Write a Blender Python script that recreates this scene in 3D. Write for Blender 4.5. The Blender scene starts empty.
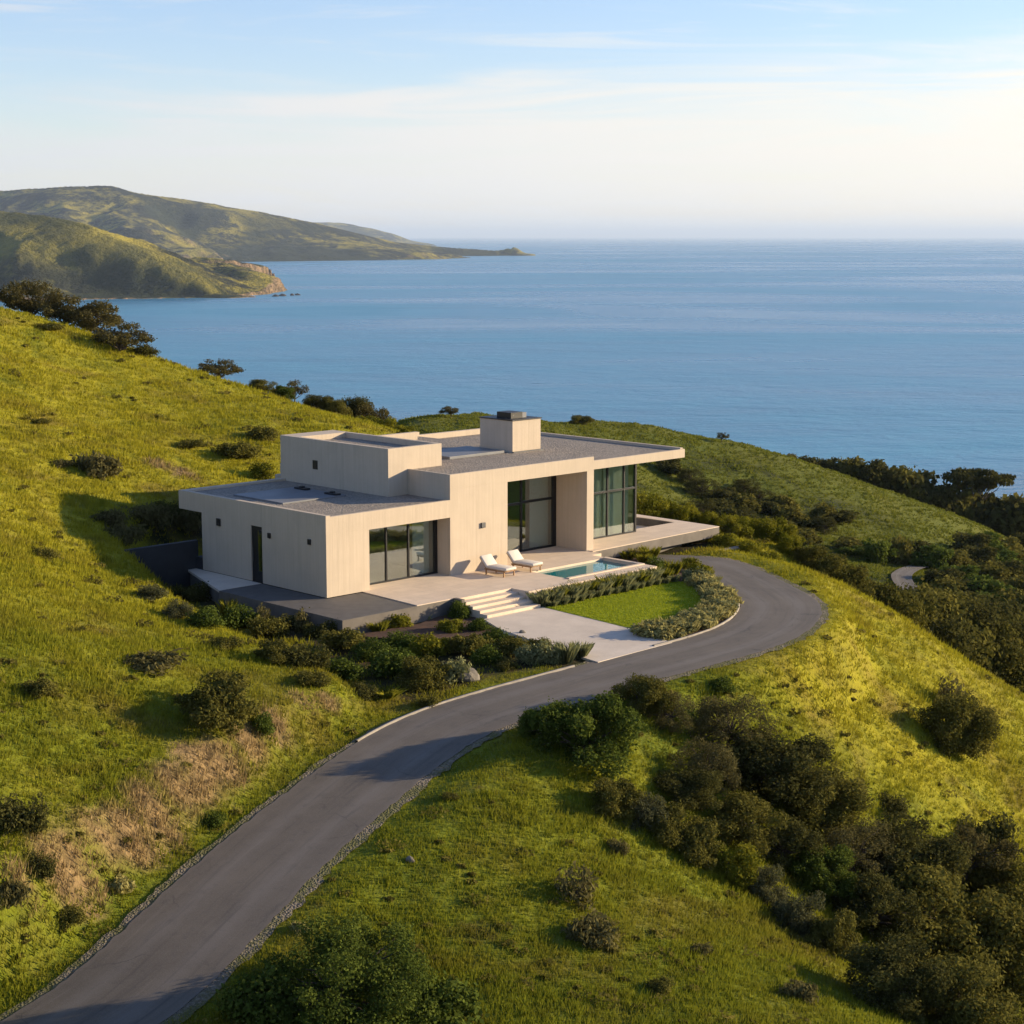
import bpy, bmesh, math, random
import numpy as np
from mathutils import Vector, Matrix

SC = bpy.context.scene
COL = SC.collection
RAD = math.radians

# ------------------------------------------------------------------ camera
F = 1770.0; H = 15.1; PITCH = math.atan(276 / F)
cam_d = bpy.data.cameras.new('camera'); cam = bpy.data.objects.new('camera', cam_d); COL.objects.link(cam)
cam_d.sensor_width = 36; cam_d.lens = 36 * F / 1024; cam_d.clip_start = 0.5; cam_d.clip_end = 900000
cam.location = (0, 0, H); cam.rotation_euler = (math.pi / 2 - PITCH, 0, 0)
SC.camera = cam

# ------------------------------------------------------------------ light
SUN_AZ, SUN_EL = 77.0, 13.5          # azimuth clockwise from the view direction (+Y)
sd = Vector((math.sin(RAD(SUN_AZ)) * math.cos(RAD(SUN_EL)), math.cos(RAD(SUN_AZ)) * math.cos(RAD(SUN_EL)), math.sin(RAD(SUN_EL))))
sun_d = bpy.data.lights.new('sun', 'SUN'); sun = bpy.data.objects.new('sun', sun_d); COL.objects.link(sun)
sun_d.energy = 5.0; sun_d.angle = RAD(0.6); sun_d.color = (1.0, 0.80, 0.52)
sun.location = (60, 20, 60); sun.rotation_euler = sd.to_track_quat('Z', 'Y').to_euler()

world = bpy.data.worlds.new('World'); SC.world = world; world.use_nodes = True
wn = world.node_tree; wn.nodes.clear()
def wnode(t, **k):
    n = wn.nodes.new(t)
    for a, b in k.items(): setattr(n, a, b)
    return n
out = wnode('ShaderNodeOutputWorld'); bg = wnode('ShaderNodeBackground')
sky = wnode('ShaderNodeTexSky', sky_type='NISHITA', sun_disc=False, sun_elevation=RAD(SUN_EL), sun_rotation=RAD(SUN_AZ),
            altitude=100, air_density=1.0, dust_density=0.25, ozone_density=3.0)
tc = wnode('ShaderNodeTexCoord'); sep = wnode('ShaderNodeSeparateXYZ')
wn.links.new(tc.outputs['Generated'], sep.inputs[0])
mp = wnode('ShaderNodeMapping'); wn.links.new(tc.outputs['Generated'], mp.inputs[0])
mp.inputs['Rotation'].default_value = (0, RAD(-3), 0); mp.inputs['Scale'].default_value = (1.0, 1.0, 13.0)
cn = wnode('ShaderNodeTexNoise'); wn.links.new(mp.outputs[0], cn.inputs['Vector'])
cn.inputs['Scale'].default_value = 4.2; cn.inputs['Detail'].default_value = 10; cn.inputs['Roughness'].default_value = 0.62; cn.inputs['Distortion'].default_value = 0.8
def wm(op, a, b, c=None):
    n = wnode('ShaderNodeMath', operation=op)
    for i_, v_ in enumerate((a, b) if c is None else (a, b, c)):
        if hasattr(v_, 'is_output'): wn.links.new(v_, n.inputs[i_])
        else: n.inputs[i_].default_value = v_
    return n.outputs[0]
def wr(v, a, b, c=0.0, d=1.0):
    n = wnode('ShaderNodeMapRange', interpolation_type='SMOOTHSTEP'); wn.links.new(v, n.inputs[0])
    for i_, x_ in enumerate((a, b, c, d)): n.inputs[i_ + 1].default_value = x_
    return n.outputs[0]
hgt_ = wm('ADD', sep.outputs['Z'], wm('MULTIPLY', wm('SUBTRACT', cn.outputs['Fac'], 0.5), -0.10))
hgt_ = wm('ADD', hgt_, wm('MULTIPLY', sep.outputs['X'], -0.05))
bank = wr(hgt_, 0.100, 0.055, 0.0, 1.0)
bank = wm('MULTIPLY', bank, wr(cn.outputs['Fac'], 0.34, 0.62, 0.52, 0.97))
wisp = wr(cn.outputs['Fac'], 0.50, 0.72, 0.0, 0.55)
cm = wnode('ShaderNodeMath', operation='MAXIMUM'); cm.use_clamp = True
wn.links.new(bank, cm.inputs[0]); wn.links.new(wm('MULTIPLY', wisp, wr(sep.outputs['Z'], 0.6, 0.1)), cm.inputs[1])
mx = wnode('ShaderNodeMix', data_type='RGBA'); wn.links.new(cm.outputs[0], mx.inputs[0]); hsv_ = wnode('ShaderNodeMix', data_type='RGBA', blend_type='MULTIPLY'); hsv_.inputs[0].default_value = 1.0; wn.links.new(sky.outputs[0], hsv_.inputs[6]); hsv_.inputs[7].default_value = (1.10, 0.97, 1.06, 1); wn.links.new(hsv_.outputs[2], mx.inputs[6])
# cloud colour: brighter and warmer towards the sun
nz = wnode('ShaderNodeVectorMath', operation='NORMALIZE'); wn.links.new(tc.outputs['Generated'], nz.inputs[0])
dt = wnode('ShaderNodeVectorMath', operation='DOT_PRODUCT'); wn.links.new(nz.outputs[0], dt.inputs[0]); dt.inputs[1].default_value = sd
cc = wnode('ShaderNodeMapRange'); wn.links.new(dt.outputs['Value'], cc.inputs[0]); cc.inputs[1].default_value = -0.1; cc.inputs[2].default_value = 0.55
cmx = wnode('ShaderNodeMix', data_type='RGBA'); wn.links.new(cc.outputs[0], cmx.inputs[0])
cmx.inputs[6].default_value = (3.45, 3.6, 3.85, 1); cmx.inputs[7].default_value = (5.2, 4.85, 4.25, 1)
wn.links.new(cmx.outputs[2], mx.inputs[7])
wn.links.new(mx.outputs[2], bg.inputs[0]); bg.inputs[1].default_value = 0.11
wn.links.new(bg.outputs[0], out.inputs[0])

SC.view_settings.view_transform = 'Standard'; SC.view_settings.look = 'None'
SC.view_settings.exposure = 1.0; SC.view_settings.gamma = 1.0
SC.render.engine = 'CYCLES'; SC.cycles.use_denoising = True
SC.cycles.max_bounces = 7; SC.cycles.transparent_max_bounces = 12; SC.cycles.volume_bounces = 0

# ------------------------------------------------------------------ helpers
def tag(o, label=None, cat=None, group=None, kind=None):
    if label: o['label'] = label
    if cat: o['category'] = cat
    if group: o['group'] = group
    if kind: o['kind'] = kind
    return o
def empty(name, loc=(0, 0, 0), rz=0.0, parent=None):
    o = bpy.data.objects.new(name, None); COL.objects.link(o); o.location = loc; o.rotation_euler = (0, 0, rz)
    o.empty_display_size = 0.3
    if parent: o.parent = parent
    return o
def link_mesh(name, me, m, parent=None):
    o = bpy.data.objects.new(name, me); COL.objects.link(o)
    if m is not None and not me.materials: me.materials.append(m)
    if parent: o.parent = parent
    return o
def np_mesh(name, V, faces_n, idx, smooth=False, attrs=None):
    """V (n,3); faces_n verts per face; idx flat"""
    me = bpy.data.meshes.new(name)
    V = np.asarray(V, dtype=np.float32); idx = np.asarray(idx, dtype=np.int32).ravel()
    nf = len(idx) // faces_n
    me.vertices.add(len(V)); me.vertices.foreach_set('co', V.ravel())
    me.loops.add(len(idx)); me.loops.foreach_set('vertex_index', idx)
    me.polygons.add(nf)
    me.polygons.foreach_set('loop_start', np.arange(nf, dtype=np.int32) * faces_n)
    me.polygons.foreach_set('loop_total', np.full(nf, faces_n, dtype=np.int32))
    if smooth: me.polygons.foreach_set('use_smooth', np.ones(nf, dtype=bool))
    for k, a in (attrs or {}).items():
        at = me.attributes.new(k, 'FLOAT', 'POINT'); at.data.foreach_set('value', np.asarray(a, dtype=np.float32))
    me.update(); me.validate()
    return me
class MB:
    def __init__(s): s.bm = bmesh.new()
    def box(s, x0, x1, y0, y1, z0, z1, bev=0.0, rot=None):
        v = [s.bm.verts.new((x, y, z)) for z in (z0, z1) for y in (y0, y1) for x in (x0, x1)]
        fs = [s.bm.faces.new([v[i] for i in q]) for q in ((0, 2, 3, 1), (4, 5, 7, 6), (0, 1, 5, 4), (2, 6, 7, 3), (0, 4, 6, 2), (1, 3, 7, 5))]
        if rot is not None: bmesh.ops.transform(s.bm, matrix=rot, verts=v)
        if bev > 0:
            es = list({e for f in fs for e in f.edges})
            bmesh.ops.bevel(s.bm, geom=es, offset=bev, segments=2, profile=0.5, affect='EDGES')
        return s
    def prism(s, pts, z0, z1):
        area = sum(pts[i][0] * pts[(i + 1) % len(pts)][1] - pts[(i + 1) % len(pts)][0] * pts[i][1] for i in range(len(pts)))
        if area < 0: pts = pts[::-1]
        lo = [s.bm.verts.new((p[0], p[1], z0)) for p in pts]; hi = [s.bm.verts.new((p[0], p[1], z1)) for p in pts]
        s.bm.faces.new(hi); s.bm.faces.new(lo[::-1]); n = len(pts)
        for i in range(n): s.bm.faces.new((lo[i], lo[(i + 1) % n], hi[(i + 1) % n], hi[i]))
        return s
    def tube(s, p0, p1, r0, r1, n=8):
        p0, p1 = Vector(p0), Vector(p1); q = (p1 - p0).to_track_quat('Z', 'Y'); rings = []
        for p, r in ((p0, r0), (p1, r1)):
            rings.append([s.bm.verts.new(p + q @ Vector((r * math.cos(2 * math.pi * i / n), r * math.sin(2 * math.pi * i / n), 0))) for i in range(n)])
        for i in range(n): s.bm.faces.new((rings[0][i], rings[0][(i + 1) % n], rings[1][(i + 1) % n], rings[1][i]))
        s.bm.faces.new(rings[0][::-1]); s.bm.faces.new(rings[1])
        return s
    def build(s, name, m, parent=None, smooth=False):
        me = bpy.data.meshes.new(name); s.bm.to_mesh(me); s.bm.free()
        if smooth: me.polygons.foreach_set('use_smooth', [True] * len(me.polygons))
        return link_mesh(name, me, m, parent)

# hashed value noise
def _h(ix, iy, seed):
    n = (ix.astype(np.int64) * 374761393 + iy.astype(np.int64) * 668265263 + seed * 1442695041) & 0xffffffff
    n = ((n ^ (n >> 13)) * 1274126177) & 0xffffffff
    return ((n ^ (n >> 16)) & 0xffff) / 65535.0
def vnoise(x, y, seed=0):
    x = np.asarray(x, float); y = np.asarray(y, float)
    ix = np.floor(x); iy = np.floor(y); fx = x - ix; fy = y - iy
    fx = fx * fx * (3 - 2 * fx); fy = fy * fy * (3 - 2 * fy)
    a = _h(ix, iy, seed); b = _h(ix + 1, iy, seed); c = _h(ix, iy + 1, seed); d = _h(ix + 1, iy + 1, seed)
    return (a * (1 - fx) + b * fx) * (1 - fy) + (c * (1 - fx) + d * fx) * fy
def fbm(x, y, seed=0, oct=4, rough=0.5):
    s = 0; a = 1; t = 0
    for o in range(oct):
        s = s + a * (vnoise(x * 2 ** o + 17.3 * o, y * 2 ** o - 9.1 * o, seed + o) * 2 - 1); t += a; a *= rough
    return s / t
def sstep(a, b, x):
    t = np.clip((x - a) / (b - a), 0, 1); return t * t * (3 - 2 * t)

# pixel -> world ray, used to survey the place once
def ray(u, v):
    x = (u - 512) / F; z = -(v - 512) / F
    return (x, math.cos(PITCH) + z * math.sin(PITCH), -math.sin(PITCH) + z * math.cos(PITCH))
def Pz(u, v, z):
    r = ray(u, v); t = (z - H) / r[2]; return (r[0] * t, r[1] * t, z)
def PY(u, v, Y):
    r = ray(u, v); t = Y / r[1]; return (r[0] * t, Y, H + r[2] * t)
C0 = Pz(327, 598, 0)
TB = RAD(45.5); HB = (math.sin(TB), math.cos(TB)); HA = (-math.cos(TB), math.sin(TB)); HROT = RAD(44.5)
def hw(a, b, z=0): return (C0[0] + HA[0] * a + HB[0] * b, C0[1] + HA[1] * a + HB[1] * b, z)
def to_h(x, y):
    dx, dy = x - C0[0], y - C0[1]
    return dx * HA[0] + dy * HA[1], dx * HB[0] + dy * HB[1]

# ------------------------------------------------------------------ materials
class NT:
    def __init__(s, name):
        s.m = bpy.data.materials.new(name); s.m.use_nodes = True; s.t = s.m.node_tree
        s.t.nodes.clear(); s.out = s.n('ShaderNodeOutputMaterial')
    def n(s, t, **k):
        n = s.t.nodes.new(t)
        for a, b in k.items(): setattr(n, a, b)
        return n
    def l(s, a, b): s.t.links.new(a, b)
    def coords(s, kind='Object', scale=(1, 1, 1), rot=(0, 0, 0)):
        if kind == 'World': o = s.n('ShaderNodeNewGeometry').outputs['Position']
        else: o = s.n('ShaderNodeTexCoord').outputs[kind]
        m = s.n('ShaderNodeMapping'); s.l(o, m.inputs[0]); m.inputs['Scale'].default_value = scale; m.inputs['Rotation'].default_value = rot
        return m.outputs[0]
    def noise(s, co, scale, detail=5, rough=0.55, dist=0.0):
        n = s.n('ShaderNodeTexNoise'); s.l(co, n.inputs['Vector']); n.inputs['Scale'].default_value = scale
        n.inputs['Detail'].default_value = detail; n.inputs['Roughness'].default_value = rough; n.inputs['Distortion'].default_value = dist
        return n.outputs['Fac']
    def rng(s, v, a, b, c=0.0, d=1.0):
        n = s.n('ShaderNodeMapRange'); s.l(v, n.inputs[0])
        for i, x in enumerate((a, b, c, d)): n.inputs[i + 1].default_value = x
        return n.outputs[0]
    def mix(s, f, a, b, blend='MIX'):
        n = s.n('ShaderNodeMix', data_type='RGBA', blend_type=blend)
        for sock, v in ((n.inputs[0], f), (n.inputs[6], a), (n.inputs[7], b)):
            if hasattr(v, 'is_output'): s.l(v, sock)
            elif isinstance(v, (int, float)): sock.default_value = v
            else: sock.default_value = (*v, 1)
        return n.outputs[2]
    def attr(s, name): return s.n('ShaderNodeAttribute', attribute_name=name).outputs['Fac']
    def math(s, op, a, b=0.0):
        n = s.n('ShaderNodeMath', operation=op)
        for sock, v in ((n.inputs[0], a), (n.inputs[1], b)):
            if hasattr(v, 'is_output'): s.l(v, sock)
            else: sock.default_value = v
        return n.outputs[0]
    def bump(s, h, strength=0.3, dist=0.02):
        n = s.n('ShaderNodeBump'); s.l(h, n.inputs['Height']); n.inputs['Strength'].default_value = strength; n.inputs['Distance'].default_value = dist
        return n.outputs[0]
    def princ(s, col, rough=0.8, bump=None, metal=0.0, spec=0.5, **k):
        p = s.n('ShaderNodeBsdfPrincipled')
        if hasattr(col, 'is_output'): s.l(col, p.inputs['Base Color'])
        else: p.inputs['Base Color'].default_value = (*col, 1)
        if hasattr(rough, 'is_output'): s.l(rough, p.inputs['Roughness'])
        else: p.inputs['Roughness'].default_value = rough
        p.inputs['Metallic'].default_value = metal; p.inputs['Specular IOR Level'].default_value = spec
        if bump is not None: s.l(bump, p.inputs['Normal'])
        for a, b in k.items(): p.inputs[a].default_value = b
        return p.outputs[0]
    def done(s, sh, vol=None):
        if sh is not None: s.l(sh, s.out.inputs['Surface'])
        if vol is not None: s.l(vol, s.out.inputs['Volume'])
        return s.m

def mat_concrete(name, c0, c1, streak=0.5, kind='Object'):
    t = NT(name)
    co = t.coords(kind)
    boards = t.noise(t.coords(kind, (9, 9, 0.25)), 1.0, 3, 0.6)      # narrow vertical board marks
    mott = t.noise(co, 0.9, 6, 0.6)
    fine = t.noise(co, 26, 4, 0.6)
    c = t.mix(t.rng(boards, 0.35, 0.68), c0, c1)
    c = t.mix(t.rng(mott, 0.42, 0.72, 0, streak * 0.6), c, tuple(x * 0.74 for x in c0))
    c = t.mix(t.rng(fine, 0.3, 0.8, 0, 0.16), c, (0.16, 0.13, 0.1))
    drip = t.noise(t.coords(kind, (2.6, 2.6, 0.16)), 1.0, 5, 0.7)
    c = t.mix(t.rng(drip, 0.56, 0.72, 0, 0.30), c, tuple(x * 0.62 for x in c0))
    h = t.math('ADD', t.math('MULTIPLY', boards, 1.0), t.math('MULTIPLY', fine, 0.35))
    return t.done(t.princ(c, 0.86, t.bump(h, 0.35, 0.02), spec=0.3))
M = {}
M['concrete'] = mat_concrete('board_marked_concrete', (0.535, 0.445, 0.340), (0.490, 0.405, 0.308), 0.6)
def mat_paving():
    t = NT('pale_stone_paving')
    co = t.coords('Object')
    br = t.n('ShaderNodeTexBrick'); t.l(co, br.inputs['Vector']); br.offset = 0.5
    br.inputs['Color1'].default_value = (0.68, 0.545, 0.405, 1); br.inputs['Color2'].default_value = (0.63, 0.50, 0.37, 1); br.inputs['Mortar'].default_value = (0.36, 0.29, 0.22, 1)
    br.inputs['Scale'].default_value = 1.0; br.inputs['Mortar Size'].default_value = 0.006; br.inputs['Brick Width'].default_value = 1.2; br.inputs['Row Height'].default_value = 0.6
    n = t.noise(co, 1.3, 6, 0.6); n2 = t.noise(co, 14, 4, 0.6)
    c = t.mix(t.rng(n, 0.42, 0.75, 0, 0.35), br.outputs['Color'], (0.40, 0.33, 0.25))
    c = t.mix(t.rng(n2, 0.4, 0.8, 0, 0.2), c, (0.66, 0.56, 0.45))
    return t.done(t.princ(c, 0.8, t.bump(n2, 0.15, 0.01), spec=0.3))
M['paving'] = mat_paving()
def mat_court():
    t = NT('broom_finished_concrete'); co = t.coords('World')
    n = t.noise(co, 0.7, 7, 0.62); n2 = t.noise(co, 18, 4, 0.6)
    c = t.mix(t.rng(n, 0.35, 0.7), (0.66, 0.56, 0.445), (0.54, 0.455, 0.36)); c = t.mix(t.rng(n2, 0.4, 0.75, 0, 0.3), c, (0.36, 0.32, 0.27))
    return t.done(t.princ(c, 0.85, t.bump(n2, 0.2, 0.01), spec=0.3))
M['court'] = mat_court()
def mat_simple(name, c, rough=0.7, var=0.25, scale=4.0, metal=0.0, kind='Object', spec=0.4, bump=0.1, c2=None):
    t = NT(name); co = t.coords(kind); n = t.noise(co, scale, 5, 0.6); n2 = t.noise(co, scale * 7, 3, 0.6)
    c2 = c2 or tuple(x * (1 - var) for x in c)
    col = t.mix(t.rng(n, 0.35, 0.7), c, c2); col = t.mix(t.rng(n2, 0.4, 0.8, 0, 0.25), col, tuple(x * 0.8 for x in c2))
    return t.done(t.princ(col, rough, t.bump(n2, bump, 0.01), metal=metal, spec=spec))
M['podium'] = mat_simple('dark_basalt_slab', (0.115, 0.105, 0.095), 0.75, 0.3, 2.0, bump=0.2)
M['podium_side'] = mat_simple('dark_rendered_slab_edge', (0.16, 0.14, 0.12), 0.85, 0.35, 1.4, bump=0.2)
M['charcoal'] = mat_simple('charcoal_render', (0.03, 0.032, 0.036), 0.75, 0.25, 2.0)
M['frame'] = mat_simple('black_anodised_metal', (0.018, 0.018, 0.019), 0.42, 0.2, 6, metal=0.3)
M['door'] = mat_simple('black_door_leaf', (0.012, 0.012, 0.013), 0.5, 0.2, 3)
M['membrane'] = mat_simple('grey_roof_panel', (0.17, 0.175, 0.185), 0.55, 0.2, 1.2)
M['cap'] = mat_simple('zinc_cap', (0.10, 0.10, 0.105), 0.5, 0.2, 3, metal=0.5)
M['plaster'] = mat_simple('white_plaster', (0.26, 0.25, 0.22), 0.9, 0.06, 1)
M['floor_in'] = mat_simple('limestone_floor_inside', (0.42, 0.37, 0.3), 0.45, 0.15, 1)
M['curtain'] = mat_simple('sheer_linen', (0.80, 0.82, 0.72), 0.95, 0.05, 3)
M['sofa'] = mat_simple('grey_upholstery', (0.25, 0.24, 0.22), 0.9, 0.2, 3)
M['cushion'] = mat_simple('off_white_canvas', (0.60, 0.55, 0.48), 0.92, 0.06, 5)
M['teak'] = mat_simple('teak', (0.36, 0.20, 0.09), 0.6, 0.35, 5)
M['kerb'] = mat_simple('pale_kerb_stone', (0.33, 0.29, 0.235), 0.85, 0.35, 3, kind='World', bump=0.4)
M['mulch'] = mat_simple('bark_mulch', (0.085, 0.038, 0.02), 0.95, 0.55, 3.5, kind='World', bump=0.9)
M['bark'] = mat_simple('tree_bark', (0.085, 0.065, 0.05), 0.95, 0.5, 6, bump=0.6)
def mat_gravelroof():
    t = NT('gravel_roofing'); co = t.coords('Object')
    v = t.n('ShaderNodeTexVoronoi'); t.l(co, v.inputs['Vector']); v.inputs['Scale'].default_value = 13
    n = t.noise(co, 0.8, 6, 0.6); hs = t.n('ShaderNodeSeparateColor'); t.l(v.outputs['Color'], hs.inputs[0])
    c = t.mix(t.rng(hs.outputs[0], 0, 1), (0.19, 0.165, 0.135), (0.36, 0.31, 0.25)); c = t.mix(t.rng(n, 0.4, 0.7, 0, 0.5), c, (0.17, 0.145, 0.125))
    return t.done(t.princ(c, 0.95, t.bump(v.outputs['Distance'], 0.8, 0.03), spec=0.2))
M['roofgravel'] = mat_gravelroof()
def mat_gravel():
    t = NT('roadside_gravel'); co = t.coords('World')
    v = t.n('ShaderNodeTexVoronoi'); t.l(co, v.inputs['Vector']); v.inputs['Scale'].default_value = 15
    hs = t.n('ShaderNodeSeparateColor'); t.l(v.outputs['Color'], hs.inputs[0]); n = t.noise(co, 0.9, 5, 0.6)
    c = t.mix(t.rng(hs.outputs[0], 0, 1), (0.12, 0.10, 0.070), (0.24, 0.20, 0.15)); c = t.mix(t.rng(n, 0.42, 0.56, 0, 0.85), c, (0.10, 0.10, 0.03))
    return t.done(t.princ(c, 0.95, t.bump(v.outputs['Distance'], 1.0, 0.05), spec=0.2))
M['gravel'] = mat_gravel()
def mat_asphalt():
    t = NT('worn_asphalt'); co = t.coords('World')
    uv = t.attr('across')      # 0 at one edge, 1 at the other
    n = t.noise(co, 0.5, 6, 0.62); n2 = t.noise(co, 30, 3, 0.7); n3 = t.noise(co, 2.2, 6, 0.7)
    tr = t.math('ABSOLUTE', t.math('SUBTRACT', t.math('ABSOLUTE', t.math('SUBTRACT', uv, 0.5)), 0.22))   # wheel tracks
    wob = t.math('ADD', tr, t.math('MULTIPLY', t.math('SUBTRACT', n, 0.5), 0.18))
    c = t.mix(t.rng(n, 0.3, 0.72), (0.135, 0.112, 0.086), (0.098, 0.081, 0.063))
    c = t.mix(t.rng(wob, 0.0, 0.12, 0.75, 0), c, (0.150, 0.130, 0.110))
    c = t.mix(t.rng(n3, 0.55, 0.8, 0, 0.5), c, (0.045, 0.043, 0.042))
    c = t.mix(t.rng(n2, 0.45, 0.8, 0, 0.5), c, (0.2, 0.185, 0.165))
    cxyz = t.n('ShaderNodeCombineXYZ'); t.l(t.math('MULTIPLY', uv, 14.0), cxyz.inputs[0]); t.l(t.math('MULTIPLY', t.attr('along'), 0.22), cxyz.inputs[1])
    sl = t.noise(cxyz.outputs[0], 1.0, 6, 0.7, 0.4); c = t.mix(t.rng(sl, 0.52, 0.70, 0, 0.5), c, (0.058, 0.052, 0.047)); c = t.mix(t.rng(sl, 0.42, 0.28, 0, 0.45), c, (0.19, 0.165, 0.14))
    vc = t.n('ShaderNodeTexVoronoi', feature='DISTANCE_TO_EDGE'); dm = t.n('ShaderNodeVectorMath', operation='ADD'); t.l(co, dm.inputs[0]); nv = t.n('ShaderNodeTexNoise'); t.l(co, nv.inputs['Vector']); nv.inputs['Scale'].default_value = 1.2; nv.inputs['Detail'].default_value = 5; t.l(nv.outputs['Color'], dm.inputs[1]); t.l(dm.outputs[0], vc.inputs['Vector']); vc.inputs['Scale'].default_value = 0.33
    c = t.mix(t.math('MULTIPLY', t.rng(vc.outputs['Distance'], 0.012, 0.0), t.rng(n, 0.50, 0.62, 0, 0.6)), c, (0.045, 0.040, 0.036))
    e = t.math('ABSOLUTE', t.math('SUBTRACT', uv, 0.5))
    c = t.mix(t.rng(t.math('ADD', e, t.math('MULTIPLY', t.math('SUBTRACT', n3, 0.5), 0.10)), 0.455, 0.5, 0, 0.75), c, (0.15, 0.125, 0.10))
    return t.done(t.princ(c, 0.82, t.bump(n2, 0.35, 0.01), spec=0.35))
M['asphalt'] = mat_asphalt()
def grass_color(t, co, gold=None):
    big = t.noise(co, 0.045, 4, 0.55); mid = t.noise(co, 0.22, 5, 0.62, 0.6); sm = t.noise(co, 1.1, 4, 0.6)
    c = t.mix(t.rng(big, 0.35, 0.65), (0.215, 0.215, 0.013), (0.160, 0.180, 0.013))
    c = t.mix(t.attr('gold'), t.mix(0.55, c, (0.112, 0.145, 0.012)), t.mix(0.55, c, (0.37, 0.315, 0.020)))  # slopes that should look sunlit coloured golden, the rest darker green
    c = t.mix(t.rng(mid, 0.50, 0.70, 0, 0.75), c, (0.165, 0.115, 0.028))
    c = t.mix(t.rng(mid, 0.46, 0.28, 0, 0.8), c, (0.085, 0.120, 0.014))
    c = t.mix(t.rng(sm, 0.50, 0.72, 0, 0.5), c, (0.065, 0.068, 0.014))
    sp = t.noise(co, 0.42, 7, 0.72)
    c = t.mix(t.rng(sp, 0.60, 0.70, 0, 0.7), c, (0.085, 0.060, 0.022))
    c = t.mix(t.rng(sp, 0.42, 0.30, 0, 0.5), c, (0.19, 0.19, 0.02))
    return c
def mat_ground():
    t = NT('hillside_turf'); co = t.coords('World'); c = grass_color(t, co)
    fine = t.noise(t.coords('World', (1, 1, 1)), 6, 5, 0.7)
    c = t.mix(t.rng(fine, 0.5, 0.75, 0, 0.6), c, (0.035, 0.035, 0.012))
    far = t.attr('scrub')
    sc = t.noise(co, 0.10, 7, 0.68)
    c = t.mix(t.attr('lush'), c, t.mix(t.rng(t.noise(co, 0.05, 6, 0.65), 0.4, 0.65), (0.080, 0.098, 0.016), (0.145, 0.142, 0.024)))
    c = t.mix(t.math('MULTIPLY', far, t.rng(sc, 0.48, 0.60)), c, (0.028, 0.036, 0.012))
    nb = t.noise(co, 1.6, 5, 0.65)
    dryc = t.mix(t.rng(nb, 0.35, 0.65), (0.30, 0.205, 0.095), (0.10, 0.068, 0.034))
    c = t.mix(t.attr('dry'), c, dryc)
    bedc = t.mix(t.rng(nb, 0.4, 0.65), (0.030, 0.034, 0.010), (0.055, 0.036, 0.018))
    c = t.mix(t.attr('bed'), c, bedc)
    h = t.math('ADD', fine, t.math('MULTIPLY', t.noise(co, 0.9, 6, 0.65), 2.0))
    return t.done(t.princ(c, 0.95, t.bump(h, 0.7, 0.16), spec=0.1))
M['ground'] = mat_ground()
def mat_leaf(name, c0, c1, trans=0.3, rough=0.6):
    t = NT(name); a = t.attr('tint'); r = t.n('ShaderNodeObjectInfo').outputs['Random']
    c = t.mix(a, c0, c1); c = t.mix(t.rng(r, 0, 1, 0, 0.4), c, tuple((x + y) * 0.36 for x, y in zip(c0, c1)))
    d = t.n('ShaderNodeBsdfDiffuse'); t.l(c, d.inputs[0]); tr = t.n('ShaderNodeBsdfTranslucent'); t.l(c, tr.inputs[0])
    m = t.n('ShaderNodeMixShader'); m.inputs[0].default_value = trans; t.l(d.outputs[0], m.inputs[1]); t.l(tr.outputs[0], m.inputs[2])
    return t.done(m.outputs[0])
def mat_grassblade(name='grass_blades'):
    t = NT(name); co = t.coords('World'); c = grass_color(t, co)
    c = t.mix(t.rng(t.attr('tint'), 0, 1, 0, 0.6), c, (0.30, 0.28, 0.030))
    c = t.mix(t.attr('lush'), c, t.mix(t.attr('tint'), (0.088, 0.112, 0.018), (0.165, 0.168, 0.026)))
    c = t.mix(t.attr('dry'), c, t.mix(t.attr('tint'), (0.12, 0.080, 0.032), (0.50, 0.37, 0.18)))
    d = t.n('ShaderNodeBsdfDiffuse'); t.l(c, d.inputs[0]); tr = t.n('ShaderNodeBsdfTranslucent'); t.l(c, tr.inputs[0])
    m = t.n('ShaderNodeMixShader'); m.inputs[0].default_value = 0.35; t.l(d.outputs[0], m.inputs[1]); t.l(tr.outputs[0], m.inputs[2])
    return t.done(m.outputs[0])
M['blades'] = mat_grassblade()
M['lawn'] = mat_simple('mown_lawn', (0.27, 0.31, 0.016), 0.95, 0.2, 0.7, kind='World', spec=0.1, bump=0.8)
M['lawn_blade'] = mat_leaf('mown_lawn_blades', (0.26, 0.32, 0.016), (0.38, 0.40, 0.026), 0.3)
LEAF = {
 'dark': mat_leaf('leaves_dark_oak', (0.036, 0.038, 0.013), (0.110, 0.105, 0.030)),
 'olive': mat_leaf('leaves_olive', (0.060, 0.062, 0.015), (0.180, 0.160, 0.036)),
 'green': mat_leaf('leaves_mid_green', (0.045, 0.068, 0.014), (0.130, 0.160, 0.028)),
 'bright': mat_leaf('leaves_yellow_green', (0.10, 0.11, 0.012), (0.24, 0.22, 0.024)),
 'grey': mat_leaf('leaves_grey_sage', (0.115, 0.125, 0.050), (0.30, 0.30, 0.135)),
 'brown_oak': mat_leaf('leaves_weathered_oak', (0.048, 0.043, 0.018), (0.130, 0.112, 0.040)),
 'olive_grey': mat_leaf('leaves_grey_olive', (0.055, 0.060, 0.028), (0.13, 0.128, 0.058)),
 'brown': mat_leaf('leaves_dry_brown', (0.070, 0.064, 0.024), (0.165, 0.145, 0.055)),
 'straw': mat_leaf('leaves_straw', (0.20, 0.18, 0.055), (0.42, 0.37, 0.14)),
}
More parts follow.
